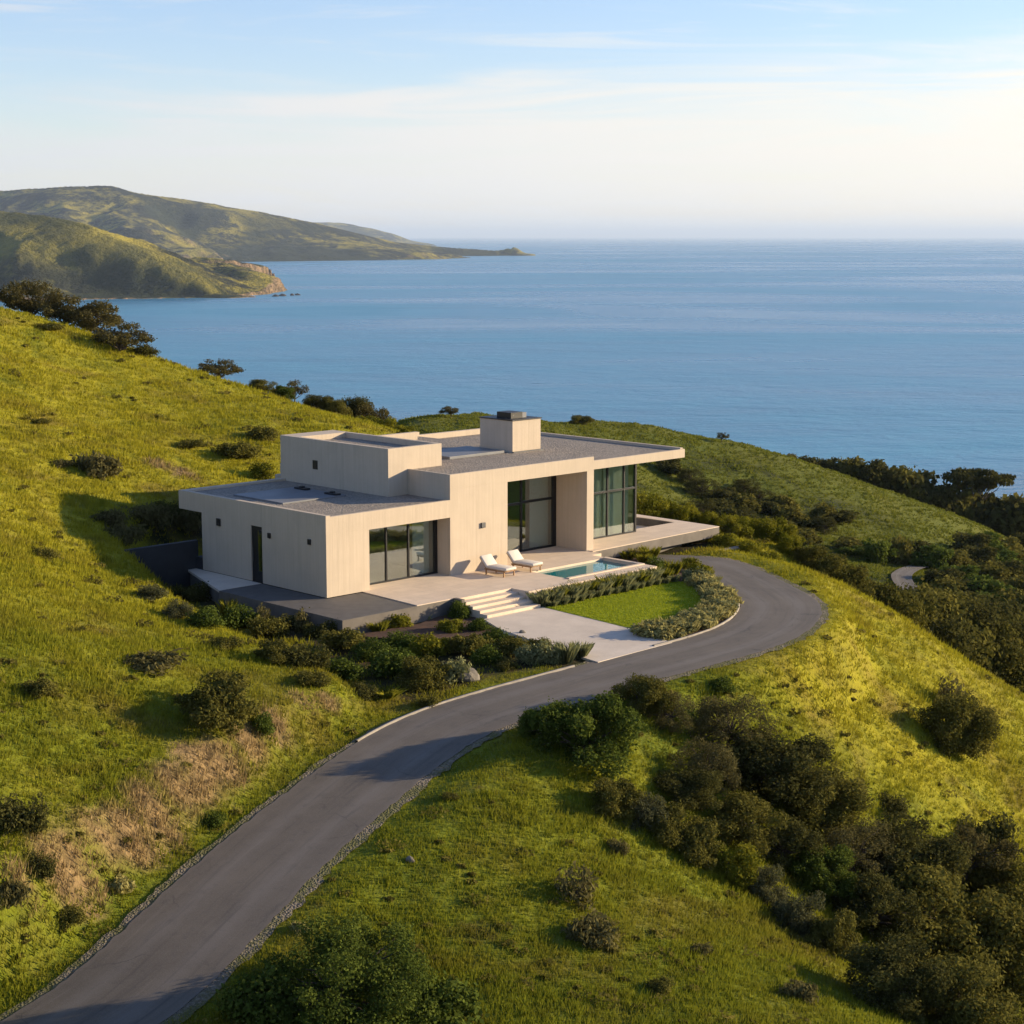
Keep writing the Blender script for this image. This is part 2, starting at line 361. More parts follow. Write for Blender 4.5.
def mat_glass(name, tint=(0.9, 0.95, 0.92)):
    t = NT(name)
    fr = t.n('ShaderNodeFresnel'); fr.inputs[0].default_value = 1.5
    g = t.n('ShaderNodeBsdfGlossy'); g.inputs['Roughness'].default_value = 0.0; g.inputs[0].default_value = (0.95, 0.97, 0.97, 1)
    tr = t.n('ShaderNodeBsdfTransparent'); tr.inputs[0].default_value = (*tint, 1)
    m = t.n('ShaderNodeMixShader'); t.l(t.rng(fr.outputs[0], 0, 0.6, 0.08, 0.75), m.inputs[0]); t.l(tr.outputs[0], m.inputs[1]); t.l(g.outputs[0], m.inputs[2])
    return t.done(m.outputs[0])
M['glass'] = mat_glass('clear_glazing'); M['glass_green'] = mat_glass('green_tinted_glazing', (0.92, 0.97, 0.93))
def mat_poolwater():
    t = NT('pool_water'); co = t.coords('World'); n = t.noise(co, 3.0, 4, 0.6)
    return t.done(t.princ((0.02, 0.20, 0.20), 0.04, t.bump(n, 0.12, 0.03), spec=0.5))
M['pool'] = mat_poolwater()
def mat_sea():
    t = NT('sea_water')
    w1 = t.noise(t.coords('World', (1, 1.6, 1), (0, 0, RAD(-20))), 0.018, 8, 0.62, 0.3)
    w2 = t.noise(t.coords('World', (1, 2.4, 1), (0, 0, RAD(15))), 0.12, 5, 0.6)
    w3 = t.noise(t.coords('World', (0.45, 1.0, 1), (0, 0, RAD(9))), 0.0011, 7, 0.62, 1.2)
    w4 = t.noise(t.coords('World', (0.5, 2.2, 1), (0, 0, RAD(-8))), 0.006, 6, 0.65, 0.5)
    h = t.math('ADD', t.math('MULTIPLY', w1, 3.0), w2)
    c = t.mix(t.rng(w3, 0.42, 0.60), (0.010, 0.150, 0.270), (0.060, 0.260, 0.375))
    c = t.mix(t.rng(w4, 0.5, 0.75, 0, 0.5), c, (0.008, 0.110, 0.205))
    rg = t.rng(w3, 0.35, 0.7, 0.20, 0.42)
    return t.done(t.princ(c, rg, t.bump(h, 0.42, 3.0), spec=0.5))
M['sea'] = mat_sea()
def mat_far(name, scale):
    t = NT(name); co = t.coords('World')
    n = t.noise(co, 0.0042 * scale, 7, 0.62, 0.5); n2 = t.noise(co, 0.022 * scale, 6, 0.7)
    c = t.mix(t.rng(n, 0.40, 0.60), (0.30, 0.255, 0.045), (0.085, 0.088, 0.030))
    c = t.mix(t.math('MULTIPLY', t.attr('brushy_unlit'), t.rng(t.math('ADD', t.math('MULTIPLY', n, 0.5), t.math('MULTIPLY', n2, 0.5)), 0.46, 0.53)), c, (0.024, 0.028, 0.020))
    rock = t.mix(t.rng(t.noise(t.coords('World', (1, 1, 0.25)), 0.05 * scale, 6, 0.65), 0.35, 0.65), (0.34, 0.235, 0.135), (0.15, 0.11, 0.075))
    c = t.mix(t.attr('rock'), c, rock); c = t.mix(t.attr('wood'), c, (0.024, 0.032, 0.014))
    n3 = t.noise(co, 0.09 * scale, 4, 0.7)
    c = t.mix(t.math('MULTIPLY', t.math('ADD', t.math('MULTIPLY', t.attr('brushy_unlit'), 0.8), 0.2), t.rng(n3, 0.5, 0.66, 0, 0.65)), c, (0.030, 0.034, 0.018))  # fewer dark flecks on the ridge, its sunlit tone is put into colour
    return t.done(t.princ(c, 0.95, t.bump(t.math('ADD', n2, t.math('MULTIPLY', n3, 0.4)), 1.0, 22.0 / scale), spec=0.1))
M['far'] = mat_far('headland_slopes', 1.0)

# ------------------------------------------------------------------ road centre line (x, y, z)
def rz(v): return -0.6 - max(0, v - 680) * 0.006
LP = [(-60, 1050), (0, 1013), (98, 952), (195, 865), (293, 791), (391, 725), (488, 689), (598, 660), (677, 642), (726, 625), (739, 609), (725, 590), (696, 571), (668, 562)]
L3 = np.array([Pz(u, v, rz(v)) for u, v in LP])
RP = [(120, 1075), (171, 1024), (220, 972), (273, 918), (342, 845), (391, 801), (439, 762), (500, 728), (620, 692), (700, 668), (789, 640), (824, 612), (818, 597), (790, 586), (734, 564), (681, 550)]
R3 = np.array([Pz(u, v, rz(v)) for u, v in RP])
def resample(P, n):
    P = np.asarray(P); k = len(P); 
    # Catmull-Rom
    Q = []
    E = np.vstack([2 * P[0] - P[1], P, 2 * P[-1] - P[-2]])
    for i in range(k - 1):
        p0, p1, p2, p3 = E[i], E[i + 1], E[i + 2], E[i + 3]
        for t in np.linspace(0, 1, 24, endpoint=False):
            Q.append(0.5 * ((2 * p1) + (-p0 + p2) * t + (2 * p0 - 5 * p1 + 4 * p2 - p3) * t * t + (-p0 + 3 * p1 - 3 * p2 + p3) * t ** 3))
    Q.append(P[-1]); Q = np.array(Q)
    s = np.concatenate([[0], np.cumsum(np.linalg.norm(np.diff(Q[:, :2], axis=0), axis=1))])
    ss = np.linspace(0, s[-1], n)
    return np.stack([np.interp(ss, s, Q[:, j]) for j in range(Q.shape[1])], 1)
Rs = resample(R3, 500)
Lpts = []
Ls = resample(L3, 500)
mid = []
for p in Ls[::12]:
    d = np.linalg.norm(Rs[:, :2] - p[:2], axis=1); q = Rs[d.argmin()]; mid.append(((p + q) / 2))
mid = np.array(mid)
mid = np.vstack([[-10.6 - 1.9 * 3, 34.0 - 5.5, -4.0], [-10.6 - 1.9 * 8, 34.0 - 20, -6.0]][::-1] + [mid[2:]])
mid = np.vstack([mid, [[5.6, 87.6, -0.95], [3.0, 89.6, -1.2]]])
RC = resample(mid, 420)
for _ in range(25): RC[1:-1] = (RC[:-2] + 2 * RC[1:-1] + RC[2:]) / 4
RC = resample(RC[::6], 360)
RW = 1.72
def road_dist(x, y):
    """distance to centre line and its z, for arrays"""
    x = np.asarray(x, float); y = np.asarray(y, float); sh = x.shape
    X = np.stack([x.ravel(), y.ravel()], 1); D = np.full(len(X), 1e9); Z = np.zeros(len(X))
    near = (X[:, 0] > -40) & (X[:, 0] < 30) & (X[:, 1] > 5) & (X[:, 1] < 105)
    Xi = X[near]; d_ = np.full(len(Xi), 1e9); z_ = np.zeros(len(Xi))
    A_ = RC[:-1, :2]; B_ = RC[1:, :2]
    for s in range(0, len(Xi), 4000):
        q = Xi[s:s + 4000][:, None, :]; ab = (B_ - A_)[None]; t = ((q - A_[None]) * ab).sum(2) / (ab ** 2).sum(2); t = np.clip(t, 0, 1)
        pr = A_[None] + ab * t[..., None]; d = np.linalg.norm(q - pr, axis=2); k = d.argmin(1); r = np.arange(len(k))
        d_[s:s + 4000] = d[r, k]; z_[s:s + 4000] = RC[k, 2] * (1 - t[r, k]) + RC[k + 1, 2] * t[r, k]
    D[near] = d_; Z[near] = z_
    return D.reshape(sh), Z.reshape(sh)

# ------------------------------------------------------------------ terrain
CP = []
for u, v, Y in [(0, 305, 126), (75, 328, 127), (150, 354, 127), (215, 377, 124), (280, 397, 120), (345, 418, 117), (415, 438, 114),
                (0, 360, 108), (0, 420, 93), (0, 500, 77), (0, 560, 65), (0, 640, 53), (0, 760, 45.5), (0, 830, 43),
                (100, 360, 117), (100, 420, 101), (100, 490, 87), (95, 560, 75), (100, 640, 59), (100, 730, 50), (90, 815, 46.2),
                (200, 400, 113), (200, 450, 99), (160, 770, 48.8), (200, 715, 53), (280, 690, 55.5), (280, 430, 107),
                (200, 640, 62.5), (130, 585, 71), (300, 676, 58), (350, 712, 57),
                (400, 421, 250), (450, 424, 256), (490, 427, 262), (540, 423, 264), (640, 428, 270), (750, 450, 275), (850, 480, 275), (950, 515, 270), (1010, 545, 262), (1100, 600, 255),
                (700, 545, 205), (800, 565, 200), (900, 595, 190), (1000, 625, 178), (700, 490, 240), (800, 520, 235), (520, 470, 220), (420, 450, 205), (1000, 575, 220), (900, 540, 235)]:
    CP.append(PY(u, v, Y))
for u, v, Y in [(300, 1000, 39.5), (500, 1010, 39.5), (700, 1020, 40.5), (900, 1015, 43), (400, 880, 45.6), (500, 880, 46.3), (600, 900, 46.8), (700, 905, 49), (600, 830, 50.5), (780, 930, 49.5),
                (500, 790, 50.4), (560, 765, 53.5), (640, 780, 54.3), (720, 820, 55.5), (800, 865, 56.5), (1000, 965, 58.5), (900, 920, 57.5),
                (700, 705, 61.5), (800, 700, 65), (900, 720, 69), (800, 780, 60), (900, 800, 63), (1020, 860, 65), (1000, 760, 72),
                (950, 652, 81.5), (1024, 694, 84), (900, 612, 82), (850, 584, 82.5), (880, 655, 74.5), (840, 606, 77), (620, 715, 57.3)]:
    CP.append(PY(u, v, Y))
CP.append(Pz(760, 560, -0.8))
CP += [(0, 0, -8), (-40, 0, 6), (-45, 50, 8), (40, 0, -20), (68, 60, -24), (45, 75, -15), (-70, 100, 14), (-95, 135, 20), (-120, 200, -5), (-60, 170, -2), (-30, 165, -14), (-55, 230, -40),
       (-10, 150, -12), (-5, 185, -24), (13, 98, -1.6), (10, 103, -2.2), (19, 94, -2.0), (17, 101, -3.6), (24, 108, -11), (10, 112, -9), (33, 100, -12), (40, 120, -22), (20, 130, -18), (50, 150, -30), (20, 165, -27), (80, 160, -32), (100, 220, -30), (110, 270, -42),
       (-40, 320, -60), (0, 330, -52), (40, 350, -58), (90, 340, -68), (0, 450, -95), (100, 450, -110), (-100, 330, -80), (-150, 450, -120), (200, 500, -130), (200, 250, -62), (120, 75, -9), (155, 85, 1), (150, 125, -3), (190, 90, 0), (75, 85, -26), (85, 115, -27), (260, 100, -40), (0, 650, -128), (-250, 300, -60), (-250, 100, 20), (-200, -60, 20), (200, -60, -60), (0, -100, -20),  # includes an unseen rise at right, added to keep sea glare off the windows
       (-4, 92, 0.2), (-14, 92, 1.6), (4, 97, -1.2)]
for u, Y, dz in [(850, 92, -1.9), (900, 92, -2.4), (960, 91, -3.2), (1024, 93, -3.0), (930, 100, -7), (850, 101, -6.5)]:
    x_, y_, z_ = PY(u, {850: 577, 900: 606, 960: 648, 1024: 694, 930: 625}[u], Y); CP.append((x_, y_, z_ + dz))
CP = np.array(CP, float)
def tps_fit(P, lam):
    n = len(P); d = np.linalg.norm(P[:, None, :2] - P[None, :, :2], axis=2)
    K = np.where(d > 0, d ** 2 * np.log(d + 1e-12), 0) + lam * np.eye(n)
    Q = np.hstack([np.ones((n, 1)), P[:, :2]]); A_ = np.vstack([np.hstack([K, Q]), np.hstack([Q.T, np.zeros((3, 3))])])
    return np.linalg.solve(A_, np.concatenate([P[:, 2], np.zeros(3)]))
W_ = tps_fit(CP, 6.0)
def tps(x, y):
    x = np.asarray(x, float); sh = x.shape; X = np.stack([x.ravel(), np.asarray(y, float).ravel()], 1); o = np.zeros(len(X)); n = len(CP)
    for s in range(0, len(X), 20000):
        q = X[s:s + 20000]; d2 = ((q[:, None] - CP[None, :, :2]) ** 2).sum(2)
        o[s:s + 20000] = (0.5 * d2 * np.log(d2 + 1e-12)) @ W_[:n] + W_[n] + q @ W_[n + 1:]
    return o.reshape(sh)
SEA = -105.0
# pad for house and garden, in house axes (a, b)
PAD = [(-14.5, 1.0), (-14.5, 8.0), (-12, 16), (-4, 20), (-0.6, 17), (-0.6, 26.8), (7.2, 27.2), (13, 23), (14, 8), (11.5, -0.6), (5, -3.2), (-4.5, -4.2), (-9, -3.0)]
PADW = np.array([hw(a, b)[:2] for a, b in PAD])
def poly_sd(x, y, P):
    """signed distance to polygon, negative inside"""
    x = np.asarray(x, float); y = np.asarray(y, float); d = np.full(x.shape, 1e9); ins = np.zeros(x.shape, bool)
    n = len(P)
    for i in range(n):
        ax, ay = P[i]; bx, by = P[(i + 1) % n]; ex, ey = bx - ax, by - ay
        t = np.clip(((x - ax) * ex + (y - ay) * ey) / (ex * ex + ey * ey), 0, 1)
        d = np.minimum(d, np.hypot(x - ax - t * ex, y - ay - t * ey))
        c = (ay > y) != (by > y)
        with np.errstate(divide='ignore', invalid='ignore'):
            xi = ax + (y - ay) * ex / (ey if ey != 0 else 1e-9)
        ins ^= c & (x < xi)
    return np.where(ins, -d, d)
GARDEN = np.array([Pz(u, v, -0.75)[:2] for u, v in [(205, 592), (330, 628), (450, 612), (490, 622), (598, 662), (500, 686), (430, 705), (385, 706), (330, 680), (250, 655), (190, 620)]])
def ground_z(x, y):
    x = np.asarray(x, float); y = np.asarray(y, float)
    z = tps(x, y)
    z0_ = z
    if z.ndim == 2:                                  # soften creases
        for _ in range(3):
            for ax_ in (0, 1):
                k_ = 4; p_ = np.pad(z, [(k_, k_) if a_ == ax_ else (0, 0) for a_ in (0, 1)], mode='reflect', reflect_type='odd'); c_ = np.cumsum(np.insert(p_, 0, 0, axis=ax_), axis=ax_)
                n_ = z.shape[ax_]; w_ = 2 * k_ + 1
                z = (np.take(c_, range(w_, w_ + n_), axis=ax_) - np.take(c_, range(0, n_), axis=ax_)) / w_
    D = np.hypot(x, y); bw_ = 1 - sstep(88, 108, D); z = z * bw_ + z0_ * (1 - bw_)
    amp = 0.10 + 0.16 * sstep(45, 90, D) + 0.35 * sstep(150, 260, D)
    z = z + amp * fbm(x / 7.0, y / 7.0, 3, 4) * (0.8 + 0.4 * sstep(40, 100, D)) + 0.05 * fbm(x / 1.3, y / 1.3, 9, 3)
    z = z + 0.9 * sstep(170, 260, D) * fbm(x / 38.0, y / 38.0, 21, 4)
    sdp = poly_sd(x, y, PADW); w = 1 - sstep(0, 2.6, sdp)
    z = z * (1 - w) + (-0.80) * w
    sg = poly_sd(x, y, GARDEN); w = 1 - sstep(0, 1.6, sg)
    z = z * (1 - w) + (-0.72 + 0.05 * fbm(x / 1.1, y / 1.1, 5, 2)) * w
    rd, rzv = road_dist(x, y); w = 1 - sstep(RW + 0.55, RW + 2.4, rd)
    z = z * (1 - w) + (rzv - 0.06) * w
    return z
def axis(lo, hi, step, outer_lo, outer_hi, g=1.09):
    a = list(np.arange(lo, hi + 1e-6, step)); s = step; x = hi
    while x < outer_hi: s *= g; x += s; a.append(x)
    s = step; x = lo; b = []
    while x > outer_lo: s *= g; x -= s; b.append(x)
    return np.array(b[::-1] + a)
GX = axis(-34, 34, 0.36, -900, 900, 1.055); GY = axis(30, 138, 0.42, -140, 900, 1.05)
XX, YY = np.meshgrid(GX, GY); ZZ = ground_z(XX, YY)
ZZ = np.where(np.hypot(XX, YY) > 320, np.minimum(ZZ, ZZ), ZZ)
edge = sstep(520, 800, np.hypot(XX, YY)); ZZ = ZZ * (1 - edge) + np.minimum(ZZ, SEA - 12) * edge
def gz(x, y):
    i = int(np.clip(np.searchsorted(GX, x) - 1, 0, len(GX) - 2)); j = int(np.clip(np.searchsorted(GY, y) - 1, 0, len(GY) - 2))
    fx = (x - GX[i]) / (GX[i + 1] - GX[i]); fy = (y - GY[j]) / (GY[j + 1] - GY[j])
    return float((ZZ[j, i] * (1 - fx) + ZZ[j, i + 1] * fx) * (1 - fy) + (ZZ[j + 1, i] * (1 - fx) + ZZ[j + 1, i + 1] * fx) * fy)
def gz_arr(x, y):
    i = np.clip(np.searchsorted(GX, x) - 1, 0, len(GX) - 2); j = np.clip(np.searchsorted(GY, y) - 1, 0, len(GY) - 2)
    fx = (x - GX[i]) / (GX[i + 1] - GX[i]); fy = (y - GY[j]) / (GY[j + 1] - GY[j])
    return (ZZ[j, i] * (1 - fx) + ZZ[j, i + 1] * fx) * (1 - fy) + (ZZ[j + 1, i] * (1 - fx) + ZZ[j + 1, i + 1] * fx) * fy
def hit(u, v, tmin=30.0):
    """first ground point seen in that direction from the viewpoint"""
    r = ray(u, v); t = tmin; step = 0.5
    while t < 900:
        x, y, z = r[0] * t, r[1] * t, H + r[2] * t
        if gz(x, y) > z: return (x, y, gz(x, y))
        t += step * (1 + t / 120)
    return None
# surface attributes
DRYP = [((-11.5, 46.5), 1.5), ((-9.8, 48.5), 1.6), ((-8.2, 51), 1.5), ((-12.6, 44.0), 1.3), ((-6.6, 53.4), 1.1)]
dry = np.zeros_like(XX)
def pix_blob(u, v, r):
    h = hit(u, v); return (h[0], h[1], r) if h else None
DB = [b for b in [pix_blob(*q) for q in [(95, 893, .5), (130, 862, .5), (165, 838, .5), (200, 808, .5), (235, 780, .45), (52, 890, .75), (75, 872, .8), (100, 855, .85), (125, 838, .85), (150, 820, .85), (175, 800, .85), (200, 782, .85), (222, 764, .8), (245, 746, .7), (272, 728, .6), (300, 712, 0.55), (20, 905, .5), (160, 470, 0.9), (182, 474, 0.8), (325, 702, 0.45)]] if b]
for bx, by, br in DB: dry = np.maximum(dry, 1 - sstep(br * 0.45, br * 1.25, np.hypot(XX - bx, YY - by) + 0.8 * fbm(XX / 1.1, YY / 1.1, 31, 3)))
bed = 1 - sstep(-1.3, -0.5, poly_sd(XX, YY, GARDEN) + 0.5 * fbm(XX / 0.8, YY / 0.8, 41, 2))
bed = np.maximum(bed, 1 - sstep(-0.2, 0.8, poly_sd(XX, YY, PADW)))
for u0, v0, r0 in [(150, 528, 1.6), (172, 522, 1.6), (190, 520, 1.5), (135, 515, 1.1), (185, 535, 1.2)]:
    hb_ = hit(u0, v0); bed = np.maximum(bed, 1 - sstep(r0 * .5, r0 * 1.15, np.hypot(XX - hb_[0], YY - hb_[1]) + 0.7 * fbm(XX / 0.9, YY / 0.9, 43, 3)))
BED2 = bed
DD = np.hypot(XX, YY)
scrub = 0.25 * sstep(130, 200, DD); lush = 0.9 * sstep(120, 190, DD)
def sunlit_goldf(x, y):  # mask painting sunlight as golden grass on the left hill and spur
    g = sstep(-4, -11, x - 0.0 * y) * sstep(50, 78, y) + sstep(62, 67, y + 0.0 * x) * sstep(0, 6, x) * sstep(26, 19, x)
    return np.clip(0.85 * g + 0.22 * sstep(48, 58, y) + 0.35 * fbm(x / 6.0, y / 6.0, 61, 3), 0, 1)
gold = sunlit_goldf(XX, YY)
for u0, v0, r0 in [(760, 510, 26), (850, 560, 22), (620, 500, 20), (980, 600, 30)]:
    hpt = hit(u0, v0)
    if hpt: scrub = np.maximum(scrub, 1.3 * (1 - sstep(r0 * .3, r0, np.hypot(XX - hpt[0], YY - hpt[1]))))
nY, nX = XX.shape
ii = np.arange(nY * nX).reshape(nY, nX)
quads = np.stack([ii[:-1, :-1], ii[:-1, 1:], ii[1:, 1:], ii[1:, :-1]], -1).reshape(-1, 4)
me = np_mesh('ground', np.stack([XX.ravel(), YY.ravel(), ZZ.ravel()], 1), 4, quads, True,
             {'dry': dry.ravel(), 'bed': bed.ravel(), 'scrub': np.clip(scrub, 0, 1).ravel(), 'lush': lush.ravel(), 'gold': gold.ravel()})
tag(link_mesh('ground', me, M['ground']), kind='structure')

# road, shoulders, kerbs
def ribbon(name, m, C, off0, off1, dz0, dz1, ncross=2, wob=0.0, seed=1, drape=False):
    T = np.gradient(C[:, :2], axis=0); T /= np.linalg.norm(T, axis=1)[:, None]; N = np.stack([T[:, 1], -T[:, 0]], 1)
    V = []; ac = []
    for k in range(ncross):
        f = k / (ncross - 1); o = off0 + (off1 - off0) * f
        w = wob * (vnoise(np.arange(len(C)) * 0.9, np.full(len(C), seed + k * 7.1), seed) - 0.5) * 2 * (1 if k in (0, ncross - 1) else 0)
        p = C[:, :2] + N * (o + w)[:, None] if wob else C[:, :2] + N * o
        zz = C[:, 2] + dz0 + (dz1 - dz0) * f
        if drape: zz = np.maximum(zz, gz_arr(p[:, 0], p[:, 1]) + 0.02)
        V.append(np.stack([p[:, 0], p[:, 1], zz], 1)); ac.append(np.full(len(C), f))
    n = len(C); V = np.concatenate(V); q = []
    idx = np.arange(n * ncross).reshape(ncross, n)
    q = np.stack([idx[:-1, :-1], idx[1:, :-1], idx[1:, 1:], idx[:-1, 1:]], -1).reshape(-1, 4)[:, ::-1]
    me = np_mesh(name, V, 4, q, True, {'across': np.concatenate(ac), 'along': np.tile(np.arange(len(C)) * 0.25, ncross)})
    return link_mesh(name, me, m)
tag(ribbon('road', M['asphalt'], RC, -RW, RW, 0.0, 0.0, 9, 0.05, 3), kind='structure')
tag(ribbon('gravel_verge', M['gravel'], RC, -RW + 0.2, -RW - 0.28, -0.012, -0.02, 3, 0.10, 5, False), kind='structure')
tag(ribbon('gravel_verge', M['gravel'], RC, RW - 0.2, RW + 0.33, -0.012, -0.02, 3, 0.13, 9, False), kind='structure')

# ------------------------------------------------------------------ sea and far headlands
def disk(name, m, r, z):
    V = [(0, 0, z)]; rr = [300, 1200, 4000, 12000, 40000, r]; n = 96; f = []
    for R_ in rr: V += [(R_ * math.sin(2 * math.pi * k / n), R_ * math.cos(2 * math.pi * k / n), z) for k in range(n)]
    tri = []
    for k in range(n): tri += [0, 1 + (k + 1) % n, 1 + k]
    me = bpy.data.meshes.new(name)
    F_ = [tri[i:i + 3] for i in range(0, len(tri), 3)]
    for j in range(len(rr) - 1):
        a = 1 + j * n; b = a + n
        for k in range(n): F_.append((a + k, a + (k + 1) % n, b + (k + 1) % n, b + k))
    me.from_pydata(V, [], F_); return link_mesh(name, me, m)
tag(disk('sea', M['sea'], 320000, SEA), kind='structure')

def headland(name, spine, cell, wf, wb, seed, ravine, cliff, wood_t=0.5, tagk=True):
    """spine: list of (u, D, v_ridge) seen from the viewpoint; wf, wb half widths towards / away from the viewer"""
    S = []
    for u, D, v, wsc in spine:
        x, y, z = PY(u, v, D); S.append((x, y, z - SEA, wsc))
    S = resample(np.array(S), 160)
    x0, x1 = S[:, 0].min() - wf, S[:, 0].max() + wf * 0.5; y0, y1 = S[:, 1].min() - wf * 1.1, S[:, 1].max() + wb
    gx = np.arange(x0, x1, cell); gy = np.arange(y0, y1, cell); X, Y = np.meshgrid(gx, gy)
    wx = X + 0.09 * wf * fbm(X / (wf * 0.55), Y / (wf * 0.55), seed + 5, 3); wy = Y + 0.13 * wf * fbm(X / (wf * 0.45), Y / (wf * 0.45), seed + 9, 4)
    P = np.stack([wx.ravel(), wy.ravel()], 1); d = np.zeros(len(P)); k_ = np.zeros(len(P), int)
    for s in range(0, len(P), 8000):
        dd = np.linalg.norm(P[s:s + 8000, None] - S[None, :, :2], axis=2); k = dd.argmin(1); k_[s:s + 8000] = k; d[s:s + 8000] = dd[np.arange(len(k)), k]
    k_ = k_.reshape(X.shape); d = d.reshape(X.shape)
    front = wy < S[k_, 1]; W = np.where(front, wf, wb) * S[k_, 3]
    t = d / W; hh = S[k_, 2]
    prof = np.where(t < 1, (1 - t) ** 1.15, 0)
    # sea cliffs
    c = np.clip((1.0 - t) / 0.09, 0, 1); c = c * c * (3 - 2 * c)
    z = hh * (prof * (1 - cliff) + cliff * c) 
    arc = k_ / 160.0
    Ls_ = np.linalg.norm(np.diff(S[:, :2], axis=0), axis=1).sum(); sm = arc * Ls_
    # spurs and gullies running from the ridge down to the shore
    sx_ = X * 0.94 + Y * 0.34
    g_ = fbm(sx_ / ravine + 0.35 * fbm(X / ravine * 1.3, Y / ravine * 1.3, seed + 2, 3), Y / (ravine * 5.0), seed, 3, 0.45)
    rv = 1 - np.clip(np.abs(g_) * 1.9, 0, 1)
    rv2 = 1 - np.abs(fbm(X / (ravine * .35), Y / (ravine * .6), seed + 3, 4, 0.55))
    z = z * (1 - 0.88 * (1 - rv) * sstep(0.10, 0.55, t) * (0.6 + 0.4 * c)) + hh * 0.17 * (rv2 - 0.8) * sstep(0.05, 0.3, t) * c
    z = np.where(t < 1.0, z, -6.0 - 20 * (t - 1)) + 0.02 * hh * fbm(X / (ravine * .12), Y / (ravine * .12), seed + 30, 3) * c
    gyy, gxx = np.gradient(z, cell); sl = np.hypot(gxx, gyy)
    rock = sstep(0.45, 0.85, sl + 0.3 * fbm(X / 60, Y / 60, seed + 11, 3)) * sstep(0.55, 0.85, t)
    wood = sstep(0.0, 0.25, fbm(X / (ravine * 0.9), Y / (ravine * 0.9), seed + 21, 5) + (0.55 - rv) * 1.5 + wood_t) * (1 - rock) * sstep(0.02, 0.30, t)
    n0, n1 = X.shape; ii = np.arange(n0 * n1).reshape(n0, n1)
    q = np.stack([ii[:-1, :-1], ii[:-1, 1:], ii[1:, 1:], ii[1:, :-1]], -1).reshape(-1, 4)
    keep = (z.ravel()[q] > -5).any(1)
    q = q[keep]; used = np.unique(q); remap = np.zeros(n0 * n1, int); remap[used] = np.arange(len(used))
    V = np.stack([X.ravel(), Y.ravel(), z.ravel() + SEA], 1)[used]
    me = np_mesh(name, V, 4, remap[q], True, {'rock': rock.ravel()[used], 'wood': wood.ravel()[used], 'brushy_unlit': (np.ones_like(t) if wood_t > -0.28 else sstep(0.22, 0.5, t + 0.15 * fbm(X / 300, Y / 300, 91, 3))).ravel()[used]})  # near headland's ridge gets no dark brush, so its colour reads sunlit
    return tag(link_mesh(name, me, M['far']), kind='structure')
headland('headland', [(-420, 4300, 215, 1.3), (-150, 4000, 203, 1.3), (0, 3850, 211, 1.15), (60, 3760, 221, 1.0), (105, 3700, 238, 0.8), (150, 3640, 252, 0.6), (184, 3590, 272, 0.36), (210, 3540, 293, 0.12)], 6.0, 520, 700, 11, 330, 0.26, -0.30)
headland('headland', [(-400, 9800, 200, 1.2), (-150, 9800, 192, 1.15), (0, 9700, 190, 1.0), (95, 9600, 185, 1.0), (150, 9700, 194, 0.95), (250, 9900, 209, 0.85), (330, 10300, 226, 0.65), (385, 10700, 239, 0.4), (430, 11000, 245, 0.22), (475, 11100, 248.5, 0.12), (505, 11150, 250, 0.08), (522, 11150, 247, 0.10)], 15.0, 1500, 1500, 47, 1000, 0.13, 0.0)
headland('headland', [(250, 22500, 224, 1.0), (330, 22500, 222, 1.0), (360, 22500, 226, 0.7), (385, 22600, 232, 0.3)], 60.0, 2200, 2200, 71, 1500, 0.1, 0.2)

# low line of rocks off the near headland's point
mb = MB()
rnd = random.Random(5)
for u, v in [(276, 296.5), (283, 296), (292, 295.5), (298, 295.2)]:
    x, y, _ = Pz(u, v, SEA); s_ = rnd.uniform(6, 11)
    mb.tube((x, y, SEA - 2), (x + rnd.uniform(-3, 3), y, SEA + rnd.uniform(2, 4)), s_, s_ * 0.4, 7)
tag(mb.build('rocks', mat_simple('sea_rock', (0.06, 0.05, 0.04), 0.9, 0.3, 0.2, kind='World')), kind='structure')

# ------------------------------------------------------------------ haze
mb = MB(); mb.box(-340000, 340000, -340000, 340000, SEA - 30, 480)
hz_t = NT('sea_air'); pv = hz_t.n('ShaderNodeVolumePrincipled')
pv.inputs['Color'].default_value = (0.64, 0.79, 1.0, 1); pv.inputs['Density'].default_value = 2.3e-5; pv.inputs['Anisotropy'].default_value = 0.1
hz_m = hz_t.done(None, pv.outputs[0])
tag(mb.build('haze', hz_m), kind='stuff')

# ------------------------------------------------------------------ house
house = empty('modern_house', (C0[0], C0[1], 0), HROT)
tag(house, 'flat-roofed beige concrete house with three stepped blocks and tall black-framed windows on the hillside', 'house')
# local axes: x = b (towards back right), y = a (towards back left)
def wallmb(): return MB()
c_ = M['concrete']
# --- low wing
w = MB()
w.box(0, 0.3, 0.3, 4.49, 0, 2.648)                                # shaded long face is x = 0 .. 0.3
w.box(0, 0.3, 5.31, 9.05, 0, 2.648); w.box(0, 0.3, 4.49, 5.31, 2.50, 2.648)
w.build('wall', c_, house)
w = MB(); w.box(0, 2.35, 0, 0.3, 0, 2.648); w.box(2.05, 2.35, 0.3, 0.95, 0, 2.648); w.build('wall', c_, house)
w = MB(); w.box(0.3, 10.8, 8.75, 9.05, 0, 2.648); w.build('wall', c_, house)
r = MB()                                                            # roof slab with fascia, 4 mm proud of the wall
r.box(-0.004, 7.066, -0.004, 2.85, 2.65, 3.37); r.box(-0.004, 5.9, 2.85, 10.85, 2.65, 3.37)
r.box(-0.004, 0.22, -0.004, 10.85, 3.37, 3.50); r.box(0.22, 5.9, 10.5, 10.85, 3.37, 3.50); r.box(0.22, 7.066, -0.004, 0.16, 3.37, 3.44)
wing_roof = r.build('roof', c_, house)
